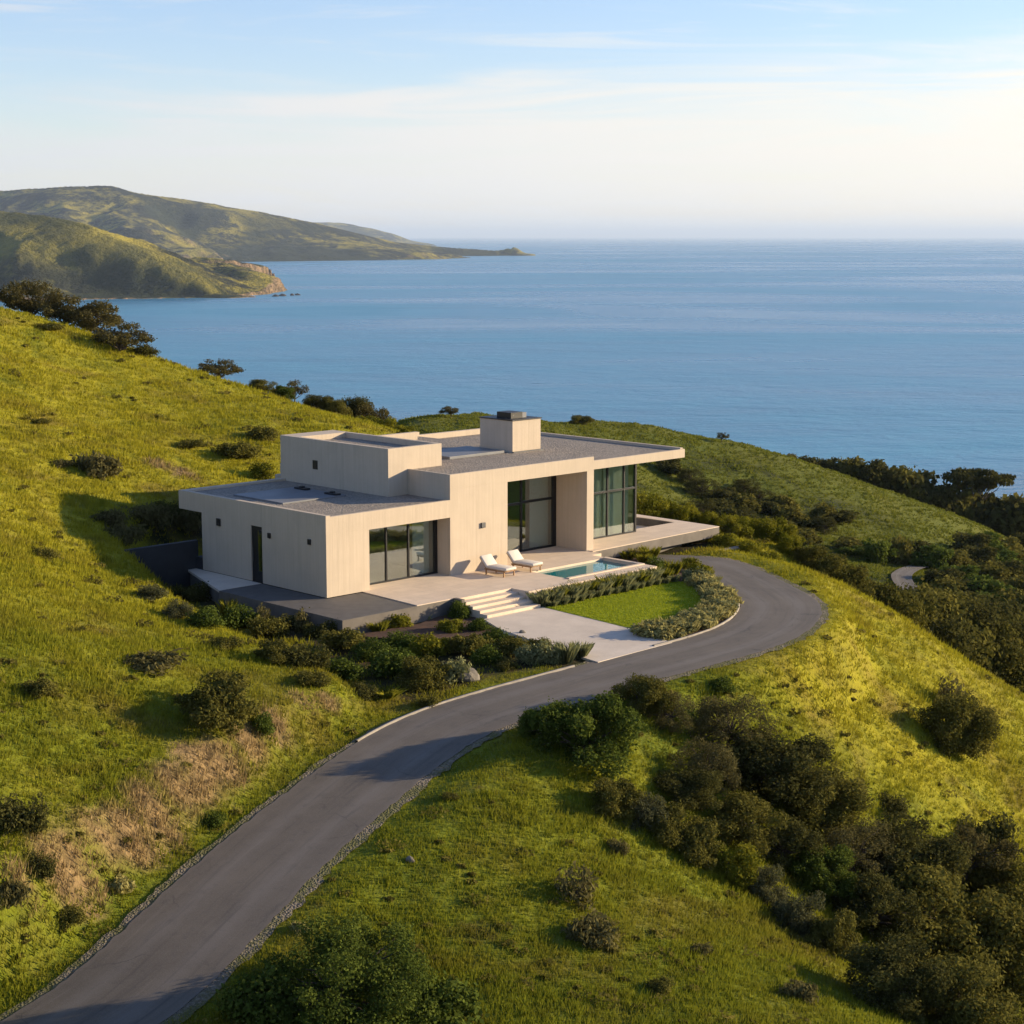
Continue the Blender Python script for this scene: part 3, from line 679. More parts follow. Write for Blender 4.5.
g = MB(); g.box(0.22, 7.066, 0.16, 2.85, 3.37, 3.40); g.box(0.22, 5.9, 2.85, 10.5, 3.37, 3.40); g.build('roof_gravel', M['roofgravel'], wing_roof)
p = MB(); p.box(1.1, 4.7, 4.4, 8.1, 3.40, 3.47, 0.01); panel = p.build('roof_panel', M['membrane'], wing_roof)
for x, y in ((4.35, 7.2), (4.3, 4.9)):
    q = MB(); q.box(x - 0.16, x + 0.16, y - 0.42, y + 0.42, 3.47, 3.55, 0.02); q.box(x - 0.1, x + 0.1, y - 0.1, y + 0.1, 3.55, 3.62, 0.02); q.build('roof_vent', M['door'], wing_roof)
# --- upper box
BT = 5.59
w = MB(); w.box(5.9, 9.16, 2.85, 10.85, 3.402, 5.30)
w.box(5.9, 6.12, 2.85, 10.85, 5.30, BT); w.box(8.94, 9.16, 2.85, 10.85, 5.30, BT); w.box(6.12, 8.94, 2.85, 3.07, 5.30, BT); w.box(6.12, 8.94, 9.6, 10.85, 5.30, BT)
w.box(5.9, 6.2, 9.05, 10.85, 0, 2.648)
ub = w.build('upper_block', c_, house)
g = MB(); g.box(6.12, 8.94, 3.07, 9.6, 5.30, 5.33); g.build('roof_gravel', M['roofgravel'], ub)
g = MB(); g.box(5.893, 5.95, 7.98, 8.36, 4.17, 4.60); fr = g.build('window', M['frame'], house); g = MB(); g.box(5.887, 5.893, 8.03, 8.31, 4.22, 4.55); g.build('pane', M['door'], fr)
# --- main block
MT = 4.58
w = MB(); w.box(7.07, 10.66, 0, 0.4, 0, 3.908); w.box(7.07, 7.4, 0.4, 2.85, 0, 3.908); w.box(7.07, 7.4, 2.85, 12.9, 0, 3.37)
w.build('wall', c_, house)
w = MB(); w.box(10.36, 10.66, 0.4, 2.15, 0, 3.908); w.build('wall', c_, house)
w = MB(); w.box(16.02, 16.5, 0, 2.2, 0, 3.908); w.build('column', c_, house)
w = MB(); w.box(7.4, 21.6, 12.6, 12.9, 0, 3.908); w.box(21.55, 21.85, 6.5, 12.9, 0, 3.908); w.build('wall', c_, house)
r = MB(); r.box(7.07, 16.5, 0, 2.846, 3.91, 4.50); r.box(9.163, 16.5, 2.846, 13.0, 3.91, 4.50)
r.box(7.07, 16.5, 0, 0.14, 4.50, MT); r.box(7.07, 7.2, 0.14, 2.846, 4.50, MT)
r.box(9.163, 16.5, 12.7, 13.0, 4.50, 4.78)
mroof = r.build('roof', c_, house)
g = MB(); g.box(7.2, 16.5, 0.14, 2.846, 4.50, 4.545); g.box(9.163, 16.5, 2.846, 12.7, 4.50, 4.545); g.build('roof_gravel', M['roofgravel'], mroof)
r = MB(); r.box(16.503, 23.3, 0.003, 13.0, 3.95, 4.26); r.box(16.503, 23.3, 0.003, 0.14, 4.26, 4.38); r.box(23.1, 23.3, 0.14, 13.0, 4.26, 4.44); r.box(16.503, 23.1, 12.75, 13.0, 4.26, 4.60)
rroof = r.build('roof', c_, house)
g = MB(); g.box(16.503, 23.1, 0.14, 12.75, 4.26, 4.31); g.build('roof_gravel', M['roofgravel'], rroof)
p = MB(); p.box(10.9, 14.6, 4.2, 6.9, 4.545, 4.68, 0.015); p.build('roof_panel', M['membrane'], mroof)
p = MB(); p.box(11.0, 15.4, 11.6, 11.85, 4.545, 4.95); p.build('roof_upstand', c_, mroof)
# chimney
ch = MB(); ch.box(14.9, 16.86, 3.98, 6.3, 4.31, 6.12); chim = ch.build('chimney', c_, house)
q = MB(); q.box(14.85, 16.91, 3.93, 6.35, 6.12, 6.17); q.box(15.3, 16.1, 4.5, 5.5, 6.17, 6.46); q.build('chimney_cap', M['door'], chim)
q = MB(); q.box(14.85, 16.95, 3.84, 3.98, 4.31, 4.60); q.build('flashing', M['cap'], chim)
q = MB(); q.box(16.1, 16.38, 4.5, 5.5, 6.17, 6.43); q.build('chimney_flue', M['membrane'], chim)
# glazing built as window > frame pieces + pane
def window(x0, x1, y, z0, z1, vert, horiz, fw=0.07, glass='glass', thick_right=0.0, dep=0.09):
    f = MB()
    f.box(x0, x1, y - dep / 2, y + dep / 2, z0, z0 + fw); f.box(x0, x1, y - dep / 2, y + dep / 2, z1 - fw, z1)
    f.box(x0, x0 + fw, y - dep / 2, y + dep / 2, z0 + fw, z1 - fw); f.box(x1 - fw - thick_right, x1, y - dep / 2, y + dep / 2, z0 + fw, z1 - fw)
    for vx, a, b in vert: f.box(vx - fw / 2, vx + fw / 2, y - dep / 2 - 0.005, y + dep / 2, a, b)
    for hz0, a, b in horiz: f.box(a, b, y - dep / 2 + 0.004, y + dep / 2 - 0.004, hz0 - fw * 0.6, hz0 + fw * 0.6)
    fo = f.build('window', M['frame'], house)
    g = MB(); g.box(x0 + fw * .5, x1 - fw * .5, y - 0.006, y + 0.006, z0 + fw * .5, z1 - fw * .5); g.build('pane', M[glass], fo)
    return fo
window(2.35, 7.066, 0.9, 0.0, 2.648, [(4.05, .07, 2.58), (5.35, .07, 2.58)], [], 0.075, thick_right=0.12)
window(10.66, 16.02, 2.1, 0.0, 3.908, [(13.62, .07, 3.84)], [(2.42, 13.66, 15.9), (2.38, 10.7, 13.6)], 0.10, thick_right=0.16)
window(16.5, 21.85, 2.0, 0.02, 3.948, [(17.9, .07, 3.88), (19.65, .07, 3.88), (20.9, .07, 3.88)], [(2.35, 16.55, 21.8)], 0.085, 'glass_green', thick_right=0.03)
f = MB()                                                            # side glazing of the corner room
for y in (2.05, 4.2, 6.4): f.box(21.76, 21.85, y, y + 0.09, 0.02, 3.948)
f.box(21.76, 21.85, 2.14, 6.4, 0.02, 0.1); f.box(21.76, 21.85, 2.14, 6.4, 3.86, 3.948); f.box(21.77, 21.84, 2.14, 6.4, 2.3, 2.4)
fo = f.build('window', M['frame'], house); g = MB(); g.box(21.8, 21.812, 2.1, 6.45, 0.05, 3.9); g.build('pane', M['glass_green'], fo)
# interior
w = MB(); w.box(2.36, 7.06, 0.96, 8.7, -0.02, 0.012); w.box(7.41, 21.54, 2.2, 12.55, -0.02, 0.012); w.build('floor', M['floor_in'], house)
w = MB(); w.box(0.35, 7.05, 6.0, 6.1, 0.02, 2.64); w.box(7.42, 16.2, 8.0, 8.1, 0.02, 3.9); w.box(16.3, 21.5, 7.5, 7.6, 0.02, 3.9); w.box(16.1, 16.25, 2.3, 8, 0.02, 3.9); w.build('partition', M['plaster'], house)
def curtain(x0, x1, y, z1):
    n = int((x1 - x0) / 0.08); V = []
    for i in range(n + 1):
        x = x0 + (x1 - x0) * i / n; yy = y + 0.035 * (-1) ** i
        V += [(x, yy, 0.03), (x, yy, z1), (x, yy + 0.01, 0.03), (x, yy + 0.01, z1)]
    q = []
    for i in range(n):
        a = 4 * i; b = a + 4
        q += [[a, b, b + 1, a + 1], [b + 2, a + 2, a + 3, b + 3]]
    link_mesh('curtain', np_mesh('curtain', V, 4, q, False), M['curtain'], house)
curtain(5.9, 6.9, 1.2, 2.6); curtain(14.6, 15.9, 2.45, 3.85); curtain(17.9, 19.6, 2.35, 3.88); curtain(19.75, 21.6, 2.35, 3.88)
# door and small wall fittings
f = MB(); f.box(0.06, 0.16, 4.49, 5.31, 0.0, 2.50); dr = f.build('door', M['door'], house)
g = MB(); g.box(0.03, 0.06, 4.56, 4.82, 0.5, 2.3); g.build('door_glass', M['glass'], dr); g = MB(); g.tube((0.02, 5.2, 0.9), (0.02, 5.2, 1.5), 0.015, 0.015); g.build('handle', M['cap'], dr)
for y, z, s in ((7.7, 2.36, 0.13), (3.93, 2.2, 0.09), (1.11, 2.27, 0.09)):
    g = MB(); g.box(-0.07, 0.0, y - s, y + s, z - s * 1.3, z + s * 1.3, 0.01); g.build('wall_light', M['door'], house)
g = MB(); g.box(8.95, 9.2, -0.08, 0.0, 1.96, 2.2, 0.01); g.build('wall_light', M['cap'], house)

# ------------------------------------------------------------------ terrace, deck, steps, pool (local house axes)
ter = empty('terrace', (C0[0], C0[1], 0), HROT)
tag(ter, 'raised pale stone terrace wrapping the front of the house beside the pool', 'terrace')
t_ = MB()
pool_x0, pool_x1, pool_y0, pool_y1 = 10.35, 15.15, -4.1, -1.85
t_.prism([(1.95, -0.002), (1.72, -3.79), (3.88, -3.79), (3.88, -0.002)], -1.2, 0.0)
t_.box(3.88, 7.05, -3.95, -0.002, -1.2, 0.0); t_.box(7.05, 10.35, -5.0, -0.002, -1.2, 0.0)
t_.box(2.35, 7.068, -0.002, 0.9, -1.2, 0.0); t_.box(10.66, 16.02, -0.002, 2.2, -1.2, 0.0)
t_.box(10.35, 15.45, -5.0, pool_y0, -1.2, 0.0); t_.box(10.35, 15.45, pool_y1, -0.9, -1.2, 0.0); t_.box(10.35, 16.1, -0.9, -0.002, -1.2, 0.0); t_.box(pool_x1, 15.45, pool_y0, pool_y1, -1.2, 0.0)
t_.build('stone_floor', M['paving'], ter)
pl = MB(); pl.box(pool_x0, pool_x1, pool_y0, pool_y1, -1.19, -1.1); poolfloor = None
pool = empty('swimming_pool', (C0[0], C0[1], 0), HROT); tag(pool, 'small rectangular plunge pool with turquoise water set in the pale terrace', 'pool')
pl.build('basin', M['paving'], pool)
pl = MB(); pl.box(pool_x0 + .003, pool_x1 - .003, pool_y0 + .003, pool_y1 - .003, -1.09, -0.10); pl.build('water', M['pool'], pool)
pl = MB(); pl.box(10.3, 15.4, -4.30, -4.1, 0.0, 0.05, 0.01); pl.box(15.15, 15.4, -4.1, -1.85, 0.0, 0.05, 0.01); pl.build('rim', M['paving'], pool)
pd = MB(); pd.prism([(-2.25, -3.8), (1.715, -3.8), (1.945, -0.003), (-0.002, -0.003), (-0.002, 4.6), (-2.25, 4.6)], -0.62, -0.03); pd.build('dark_slab', M['podium'], ter)
pd = MB(); pd.box(-2.262, -2.252, -3.8, 4.6, -0.95, -0.031); pd.box(-2.262, 3.87, -3.812, -3.802, -0.95, -0.031); pd.build('slab_edge', M['podium_side'], ter)
pv_ = MB(); pv_.prism([(-2.24, 4.603), (-0.45, 9.6), (-0.003, 9.6), (-0.003, 4.603)], -0.13, -0.02); pv_.build('side_paving', M['court'], ter)
pv_ = MB(); pv_.prism([(-2.15, 4.61), (-0.45, 9.45), (-0.01, 9.45), (-0.01, 4.61)], -0.9, -0.131); pv_.build('side_footing', M['podium_side'], ter)
# steps down to the forecourt
stp = empty('terrace_steps', (C0[0], C0[1], 0), HROT); tag(stp, 'four wide pale stone steps leading from the terrace down to the forecourt', 'steps')
for k in range(4):
    s = MB(); y1 = -3.952 - 0.44 * k; s.box(3.9, 7.045, y1 - 0.44, y1, -1.0, -0.115 - 0.115 * k, 0.008); s.build('step', M['paving'], stp)
s = MB(); s.box(3.72, 3.895, -4.35, -3.82, -0.9, 0.02); s.build('cheek_wall', M['podium_side'], stp)
# cantilevered deck
dk = empty('viewing_deck', (C0[0], C0[1], 0), HROT); tag(dk, 'cantilevered pale stone deck jutting out right of the corner window', 'deck')
def roundpoly(cx, cy, r, a0, a1, n=8): return [(cx + r * math.cos(RAD(a0 + (a1 - a0) * i / n)), cy + r * math.sin(RAD(a0 + (a1 - a0) * i / n))) for i in range(n + 1)]
d = MB()
d.prism([(16.102, -0.35), (26.3, 0.08), (26.3, 2.6), (16.102, 2.6)], -0.50, -0.004)
d.prism([(25.65, 2.6), (26.3, 2.6), (26.3, 6.4), (16.102, 6.4), (16.102, 5.9), (22.0, 5.9)] + roundpoly(24.45, 4.7, 1.2, 90, 0), -0.50, -0.004)
d.build('deck_slab', M['podium_side'], dk)  # grey slab, darkened in colour to put shade on its face
d = MB(); d.prism([(16.102, -0.35), (26.3, 0.08), (26.3, 2.6), (16.102, 2.6)], -0.004, 0.03); d.prism([(25.65, 2.6), (26.3, 2.6), (26.3, 6.4), (16.102, 6.4), (16.102, 5.9), (22.0, 5.9)] + roundpoly(24.45, 4.7, 1.2, 90, 0), -0.004, 0.03); d.build('deck_paving', M['paving'], dk)
d = MB(); d.prism([(16.102, 2.602), (25.65, 2.602), (25.65, 4.7)] + roundpoly(24.45, 4.7, 1.2, 0, 90) + [(16.102, 5.9)], -0.60, -0.42); d.build('sunken_floor', M['court'], dk)
d = MB(); d.box(17.5, 24.0, 0.7, 5.6, -1.9, -0.61); d.build('support', M['podium_side'], dk)
# charcoal retaining wall behind the left end
rw = MB(); rw.box(-5.2, 0.15, 9.62, 9.87, -0.9, 1.28); rw.box(0.0, 0.32, 9.12, 9.615, -0.4, 0.55)
o = rw.build('retaining_wall', M['charcoal']); o.location = (C0[0], C0[1], 0); o.rotation_euler = (0, 0, HROT)
tag(o, 'low charcoal retaining wall at the shaded left end of the house', 'wall')

# forecourt and lawn
def sheet(name, pts, z, m, kind, thick=0.25):
    s = MB(); s.prism(pts, z - thick, z); o = s.build(name, m); tag(o, kind=kind); return o
ZC = -0.585
cpts = [hw(-5.705, 3.7)[:2], hw(-5.705, 7.25)[:2]] + [Pz(u, v, ZC)[:2] for u, v in [(544, 607.4), (592, 619), (640, 631), (672, 642.5), (636, 652), (598, 662), (560, 650), (500, 629)]]
sheet('forecourt', cpts, ZC, M['court'], 'structure')
lawn_px = [(544.6, 607.3), (570, 601), (600, 594.5), (635, 587), (670, 580.6), (683, 582), (695, 587), (703, 594), (704, 602), (697, 609), (684, 615), (665, 622), (640, 630.6)]
LAWN = np.array([Pz(u, v, ZC)[:2] for u, v in lawn_px])
lawn_o = sheet('lawn', [tuple(p) for p in LAWN], ZC + 0.01, M['lawn'], 'structure')
# island bed (soil) round the lawn and along the terrace
isl = [Pz(u, v, -0.6)[:2] for u, v in [(640, 630.8), (672, 642.3), (700, 634.5), (724, 623.5), (735, 611), (733, 599), (718, 587.5), (694, 573), (672, 564), (640, 556), (600, 552)]] + [hw(-0.2, 16.12)[:2], hw(-0.92, 16.12)[:2], hw(-0.92, 15.47)[:2], hw(-5.02, 15.47)[:2], hw(-5.02, 7.1)[:2], tuple(Pz(544, 607.3, -0.6)[:2])]
ISL = np.array(isl)
sheet('planting_bed', isl, -0.615, M['mulch'], 'structure')
bedp = [Pz(u, v, -0.68)[:2] for u, v in [(352, 636), (420, 624), (452, 612), (480, 612), (505, 632), (470, 640), (400, 640)]]
sheet('planting_bed', bedp, -0.655, M['mulch'], 'structure')

# kerbs: island kerb and garden kerb follow the road's left edge
def kerb(i0, i1, off, name, lab):
    C = RC[i0:i1]; T = np.gradient(C[:, :2], axis=0); T /= np.linalg.norm(T, axis=1)[:, None]; N = np.stack([T[:, 1], -T[:, 0]], 1)
    prof = [(off - 0.11, -0.12), (off - 0.11, 0.05), (off, 0.05), (off, -0.12)]; V = []
    for o_, z in prof:
        p = C[:, :2] + N * o_; V.append(np.stack([p[:, 0], p[:, 1], C[:, 2] + z], 1))
    n = len(C); idx = np.arange(n * 4).reshape(4, n); V = np.concatenate(V)
    q = np.stack([idx[:-1, :-1], idx[:-1, 1:], idx[1:, 1:], idx[1:, :-1]], -1).reshape(-1, 4)
    o = link_mesh(name, np_mesh(name, V, 4, q, False), M['kerb']); tag(o, lab, 'kerb')
def road_index(u, v):
    p = np.array(Pz(u, v, -0.6)[:2]); return int(np.linalg.norm(RC[:, :2] - p, axis=1).argmin())
kerb(road_index(672, 650), road_index(700, 566), -RW - 0.02, 'kerb', 'pale curved kerb edging the planted island beside the bend')
kerb(road_index(400, 735), road_index(596, 668), -RW - 0.02, 'kerb', 'pale stone kerb along the shrub garden beside the drive')

# ------------------------------------------------------------------ sun loungers
def lounger(u, v, rz, lab):
    x, y, _ = hw(u, v)
    root = empty('sun_lounger', (x, y, 0), rz); root.scale = (0.92, 0.92, 0.92); tag(root, lab, 'sun lounger', 'sun loungers on the terrace')
    f = MB()
    for s_ in (-0.38, 0.38): f.box(-0.05, 1.30, s_ - 0.03, s_ + 0.03, 0.24, 0.31, 0.008)
    for x_ in (-0.02, 0.4, 0.85, 1.27): f.box(x_ - 0.03, x_ + 0.03, -0.30, 0.30, 0.25, 0.30)
    f.build('frame', M['teak'], root)
    for x_ in (0.05, 1.2):
        for s_ in (-0.37, 0.37): l = MB(); l.box(x_ - 0.03, x_ + 0.03, s_ - 0.03, s_ + 0.03, 0.0, 0.24, 0.005); l.build('leg', M['teak'], root)
    rot = Matrix.Translation((0.02, 0, 0.3)) @ Matrix.Rotation(RAD(48), 4, 'Y')
    b = MB(); b.box(-0.66, 0, -0.34, 0.34, -0.02, 0.03, 0.005, rot); b.build('back_frame', M['teak'], root)
    c = MB(); c.box(0.03, 1.36, -0.40, 0.40, 0.315, 0.45, 0.05); c.build('seat_cushion', M['cushion'], root, True)
    c = MB(); c.box(-0.68, -0.02, -0.40, 0.40, 0.035, 0.17, 0.05, rot); c.build('back_cushion', M['cushion'], root, True)
lounger(-0.85, 8.75, RAD(-41), 'teak sun lounger with white cushions, the nearer of the pair against the wall')
lounger(-0.85, 10.45, RAD(-41), 'teak sun lounger with white cushions, the farther of the pair next to the tall window')

# ------------------------------------------------------------------ plants
def leaf_mesh(name, blobs, nleaf, size, seed, flat=1.0, shell=0.55, tint_up=0.5, aspect=1.6, up=0.0):
    rs = np.random.RandomState(seed); B = np.array([b[:4] for b in blobs], float)
    vol = B[:, 3] ** 2.2; pk = rs.choice(len(B), nleaf, p=vol / vol.sum())
    d = rs.normal(size=(nleaf, 3)); d /= np.linalg.norm(d, axis=1)[:, None]
    rr = (shell + (1 - shell) * rs.rand(nleaf) ** 0.6) * B[pk, 3]
    lump = 1 + 0.22 * np.sin(d[:, 0] * 5 + pk) * np.sin(d[:, 1] * 6 + pk * 1.7) + 0.12 * rs.randn(nleaf)
    off = d * (rr * lump)[:, None]; off[:, 2] *= flat
    P = B[pk, :3] + off
    nrm = d * 0.8 + rs.normal(size=(nleaf, 3)) * 0.7; nrm[:, 2] += 0.25; nrm /= np.linalg.norm(nrm, axis=1)[:, None]
    t = rs.normal(size=(nleaf, 3)); t[:, 2] += up; t -= (t * nrm).sum(1)[:, None] * nrm; t /= np.linalg.norm(t, axis=1)[:, None]; b = np.cross(nrm, t)
    s = size * (0.6 + 0.8 * rs.rand(nleaf))[:, None]
    V = np.stack([P - t * s * aspect * .5, P + b * s * .5, P + t * s * aspect * .5, P - b * s * .5], 1).reshape(-1, 3)
    keep = np.ones(nleaf, bool)
    tint = np.clip(0.35 * rs.rand(nleaf) + 0.65 * rs.rand(len(B))[pk], 0, 1)
    return np_mesh(name, V, 4, np.arange(nleaf * 4), False, {'tint': np.repeat(tint, 4)})
def tubes_mesh(name, paths, n=6):
    V = []; Q = []; base = 0
    for pts, rad in paths:
        pts = [Vector(p) for p in pts]
        for i, p in enumerate(pts):
            d = (pts[min(i + 1, len(pts) - 1)] - pts[max(i - 1, 0)]).normalized(); q = d.to_track_quat('Z', 'Y')
            for k in range(n): V.append(p + q @ Vector((rad[i] * math.cos(2 * math.pi * k / n), rad[i] * math.sin(2 * math.pi * k / n), 0)))
        for i in range(len(pts) - 1):
            for k in range(n): Q.append((base + i * n + k, base + i * n + (k + 1) % n, base + (i + 1) * n + (k + 1) % n, base + (i + 1) * n + k))
        base += len(pts) * n
    return np_mesh(name, [tuple(v) for v in V], 4, Q, True)
def limb(p0, p1, r0, r1, rnd, bend=0.15, seg=4):
    p0, p1 = Vector(p0), Vector(p1); L = (p1 - p0).length; pts = []; rad = []
    for i in range(seg + 1):
        t = i / seg; p = p0.lerp(p1, t)
        if 0 < i < seg: p += Vector((rnd.uniform(-1, 1), rnd.uniform(-1, 1), rnd.uniform(-.3, 1))) * bend * L * 0.5
        pts.append(p); rad.append(r0 * (1 - t) + r1 * t)
    return (pts, rad)
PROTO = {}
def proto_tree(key, mat, seed, R=2.5, hgt=4.0, nb=26, nleaf=7000, leaf=0.15, flat=0.62, lean=0.0, trunk=0.16, umbrella=0.5, blob=(0.32, 0.55)):
    """crown radius R, total height hgt; umbrella 0 = crown reaches the ground, 1 = flat top on bare limbs"""
    rnd = random.Random(seed); blobs = []
    zc = hgt * (0.30 + 0.42 * umbrella); hz_ = hgt - zc
    for i in range(nb):
        a = rnd.uniform(0, 2 * math.pi); rr = R * math.sqrt(rnd.random()) * 0.86
        top = math.sqrt(max(0.05, 1 - (rr / R) ** 2)); zz = zc + (rnd.uniform(-0.55 if umbrella < 0.4 else -0.1, 0.95)) * hz_ * top
        br = R * rnd.uniform(*blob) * (0.65 + 0.35 * top)
        zz = min(zz, hgt - br * flat * 0.9); 
        x = rr * math.cos(a) * (1.0 + 0.15 * rnd.random()) + lean * zz; y = rr * math.sin(a)
        blobs.append((x, y, max(zz, br * flat * 0.6), br))
    lm = leaf_mesh(key + '_crown', blobs, nleaf, leaf, seed, flat, 0.5)
    paths = []; nt = 3 if umbrella > 0.3 else 4
    th = hgt * (0.22 + 0.2 * umbrella); fork = Vector((lean * th, 0, th))
    paths.append(limb((0, 0, -0.5), fork, trunk * 1.25, trunk * 0.9, rnd, 0.12))
    for b in blobs[::2]:
        m_ = fork.lerp(Vector(b[:3]), 0.5) + Vector((0, 0, rnd.uniform(-.1, .25) * hz_))
        paths.append(limb(fork, m_, trunk * 0.6, trunk * 0.32, rnd, 0.18, 3)); paths.append(limb(m_, Vector(b[:3]), trunk * 0.32, trunk * 0.08, rnd, 0.2, 3))
    tm = tubes_mesh(key + '_trunk', paths)
    lm.materials.append(LEAF[mat]); tm.materials.append(M['bark'])
    PROTO[key] = (lm, tm, R, hgt)
def proto_shrub(key, mat, seed, R=0.8, hgt=0.9, nb=18, nleaf=3200, leaf=0.06, flat=0.8, aspect=1.6, up=0.3, stems=8):
    rnd = random.Random(seed); blobs = []
    for i in range(nb):
        a = rnd.uniform(0, 2 * math.pi); rr = R * math.sqrt(rnd.random()) * 0.72; top = math.sqrt(max(0.05, 1 - (rr / R) ** 2))
        br = R * rnd.uniform(0.28, 0.5); zz = rnd.uniform(0.15, 0.8) * hgt * top
        blobs.append((rr * math.cos(a), rr * math.sin(a), max(min(zz, hgt - br * .6), br * 0.35), br))
    lm = leaf_mesh(key + '_foliage', blobs, nleaf, leaf, seed, flat, 0.35, aspect=aspect, up=up)
    paths = [limb((rnd.uniform(-.1, .1) * R, rnd.uniform(-.1, .1) * R, -0.15), blobs[i % nb][:3], 0.022 * hgt + 0.006, 0.006, rnd, 0.15, 3) for i in range(stems)]
    tm = tubes_mesh(key + '_stems', paths, 4)
    lm.materials.append(LEAF[mat]); tm.materials.append(M['bark']); PROTO[key] = (lm, tm, R, hgt)
def blades_arrays(n, rad, h0, h1, wid, seed, spread=0.5):
    rs = np.random.RandomState(seed); a = rs.rand(n) * 2 * np.pi; r = rad * np.sqrt(rs.rand(n)); bx = r * np.cos(a); by = r * np.sin(a)
    h = h0 + (h1 - h0) * rs.rand(n); la = a + rs.randn(n) * 0.8; ln = spread * h * (0.3 + rs.rand(n)); wa = rs.rand(n) * np.pi
    dx, dy = np.cos(wa) * wid / 2, np.sin(wa) * wid / 2
    mxx, myy = bx + np.cos(la) * ln * .35, by + np.sin(la) * ln * .35
    V = np.stack([np.stack([bx - dx, by - dy, np.full(n, -.05)], 1), np.stack([bx + dx, by + dy, np.full(n, -.05)], 1),
                  np.stack([mxx + dx * .8, myy + dy * .8, h * .6], 1), np.stack([bx + np.cos(la) * ln, by + np.sin(la) * ln, h], 1)], 1).reshape(-1, 3)
    return V, rs.rand(n)
def proto_grass(key, mat, seed, n=260, rad=0.16, h0=0.3, h1=0.7, wid=0.022, spread=0.55):
    V, t = blades_arrays(n, rad, h0, h1, wid, seed, spread)
    me = np_mesh(key + '_blades', V, 4, np.arange(n * 4), False, {'tint': np.repeat(t, 4)}); me.materials.append(LEAF[mat]); PROTO[key] = (me, None, rad + .3, h1)

proto_tree('oak_a', 'brown_oak', 1, 2.6, 3.6, 46, 7000, 0.10, 0.62, 0.25, 0.12, 0.42, (0.16, 0.34))
proto_tree('oak_b', 'brown_oak', 2, 2.3, 3.4, 38, 4300, 0.10, 0.6, 0.3, 0.11, 0.5, (0.14, 0.30))
proto_tree('round_a', 'dark', 3, 2.8, 4.2, 46, 22000, 0.105, 0.8, 0.0, 0.16, 0.15, (0.2, 0.42))
proto_tree('round_b', 'olive', 4, 2.4, 3.6, 44, 20000, 0.10, 0.8, 0.05, 0.14, 0.1, (0.2, 0.42))
proto_tree('round_c', 'green', 5, 2.2, 3.0, 44, 20000, 0.09, 0.8, 0.0, 0.12, 0.05, (0.18, 0.4))
proto_tree('broad', 'green', 55, 3.0, 2.8, 80, 60000, 0.058, 0.8, 0.0, 0.10, 0.0, (0.12, 0.26))
proto_tree('round_d', 'dark', 53, 2.5, 3.9, 40, 12000, 0.10, 0.75, 0.1, 0.15, 0.3, (0.14, 0.34))
proto_tree('bare', 'brown', 6, 2.2, 3.4, 60, 15000, 0.06, 0.9, 0.0, 0.12, 0.1, (0.14, 0.3))
proto_tree('flat_top', 'dark', 7, 2.8, 4.6, 26, 4200, 0.17, 0.32, 0.08, 0.13, 1.0, (0.2, 0.36))
proto_tree('far_a', 'dark', 8, 2.5, 3.4, 20, 2400, 0.30, 0.8, 0.0, 0.15, 0.2)
proto_tree('far_b', 'olive', 9, 2.4, 3.0, 20, 2400, 0.30, 0.8, 0.05, 0.15, 0.1)
proto_tree('mound', 'bright', 10, 1.5, 1.7, 30, 11000, 0.08, 0.75, 0.0, 0.08, 0.0, (0.2, 0.4))
proto_tree('mound_olive', 'olive', 12, 1.6, 1.6, 30, 12000, 0.075, 0.7, 0.0, 0.08, 0.0, (0.2, 0.4))
proto_tree('mound_grey', 'olive_grey', 14, 1.6, 1.6, 34, 12000, 0.06, 0.8, 0.0, 0.08, 0.0, (0.16, 0.36))
proto_shrub('sh_green', 'green', 21); proto_shrub('sh_olive', 'olive', 22, 0.8, 0.8); proto_shrub('sh_dark', 'dark', 23, 0.85, 0.8)
proto_shrub('sh_grey', 'grey', 24, 0.6, 0.6, 12, 1700, 0.06, 0.85); proto_shrub('sh_brown', 'brown', 25, 0.9, 0.6, 16, 1500, 0.07, 0.7, 2.6, 0.6, 16)
proto_shrub('sh_bright', 'bright', 26, 0.7, 0.8); proto_shrub('sh_straw', 'straw', 27, 0.5, 0.45, 12, 1500, 0.06, 0.8, 2.4, 0.9)
proto_shrub('twiggy', 'brown', 28, 0.9, 1.0, 18, 500, 0.08, 0.9, 2.5, 0.5, 26)
proto_grass('gr_sage', 'grey', 31, 420, 0.17, 0.25, 0.70, 0.013, 0.6); proto_grass('gr_straw', 'straw', 32, 300, 0.2, 0.2, 0.5, 0.02, 0.7)
proto_grass('gr_green', 'bright', 33, 280, 0.18, 0.25, 0.6, 0.022, 0.6)
prs = random.Random(99)
def plant(name, key, loc, size, label=None, cat=None, group=None, rz=None, sx=1.0, mat=None):
    """size = height in metres relative to the prototype; every plant is a thing with crown and trunk meshes of its own"""
    lm, tm, R, hg = PROTO[key]; s = size / hg; rz = prs.uniform(0, 6.28) if rz is None else rz
    if tm is None:
        o = bpy.data.objects.new(name, lm); COL.objects.link(o); o.location = loc; o.rotation_euler = (0, 0, rz); o.scale = (s * sx, s * sx, s)
        return tag(o, label, cat, group)
    root = empty(name, loc, rz); root.scale = (s * sx, s * sx, s)
    big = 'tree' in name
    o = bpy.data.objects.new('crown' if big else 'foliage', lm); COL.objects.link(o); o.parent = root
    if mat: o.material_slots[0].link = 'OBJECT'; o.material_slots[0].material = LEAF[mat]
    o = bpy.data.objects.new('trunk' if big else 'stems', tm); COL.objects.link(o); o.parent = root
    return tag(root, label, cat, group)
def at(u, v, Y=None):
    if Y is not None:
        x, y, z = PY(u, v, Y); return (x, y, gz(x, y))
    return hit(u, v)
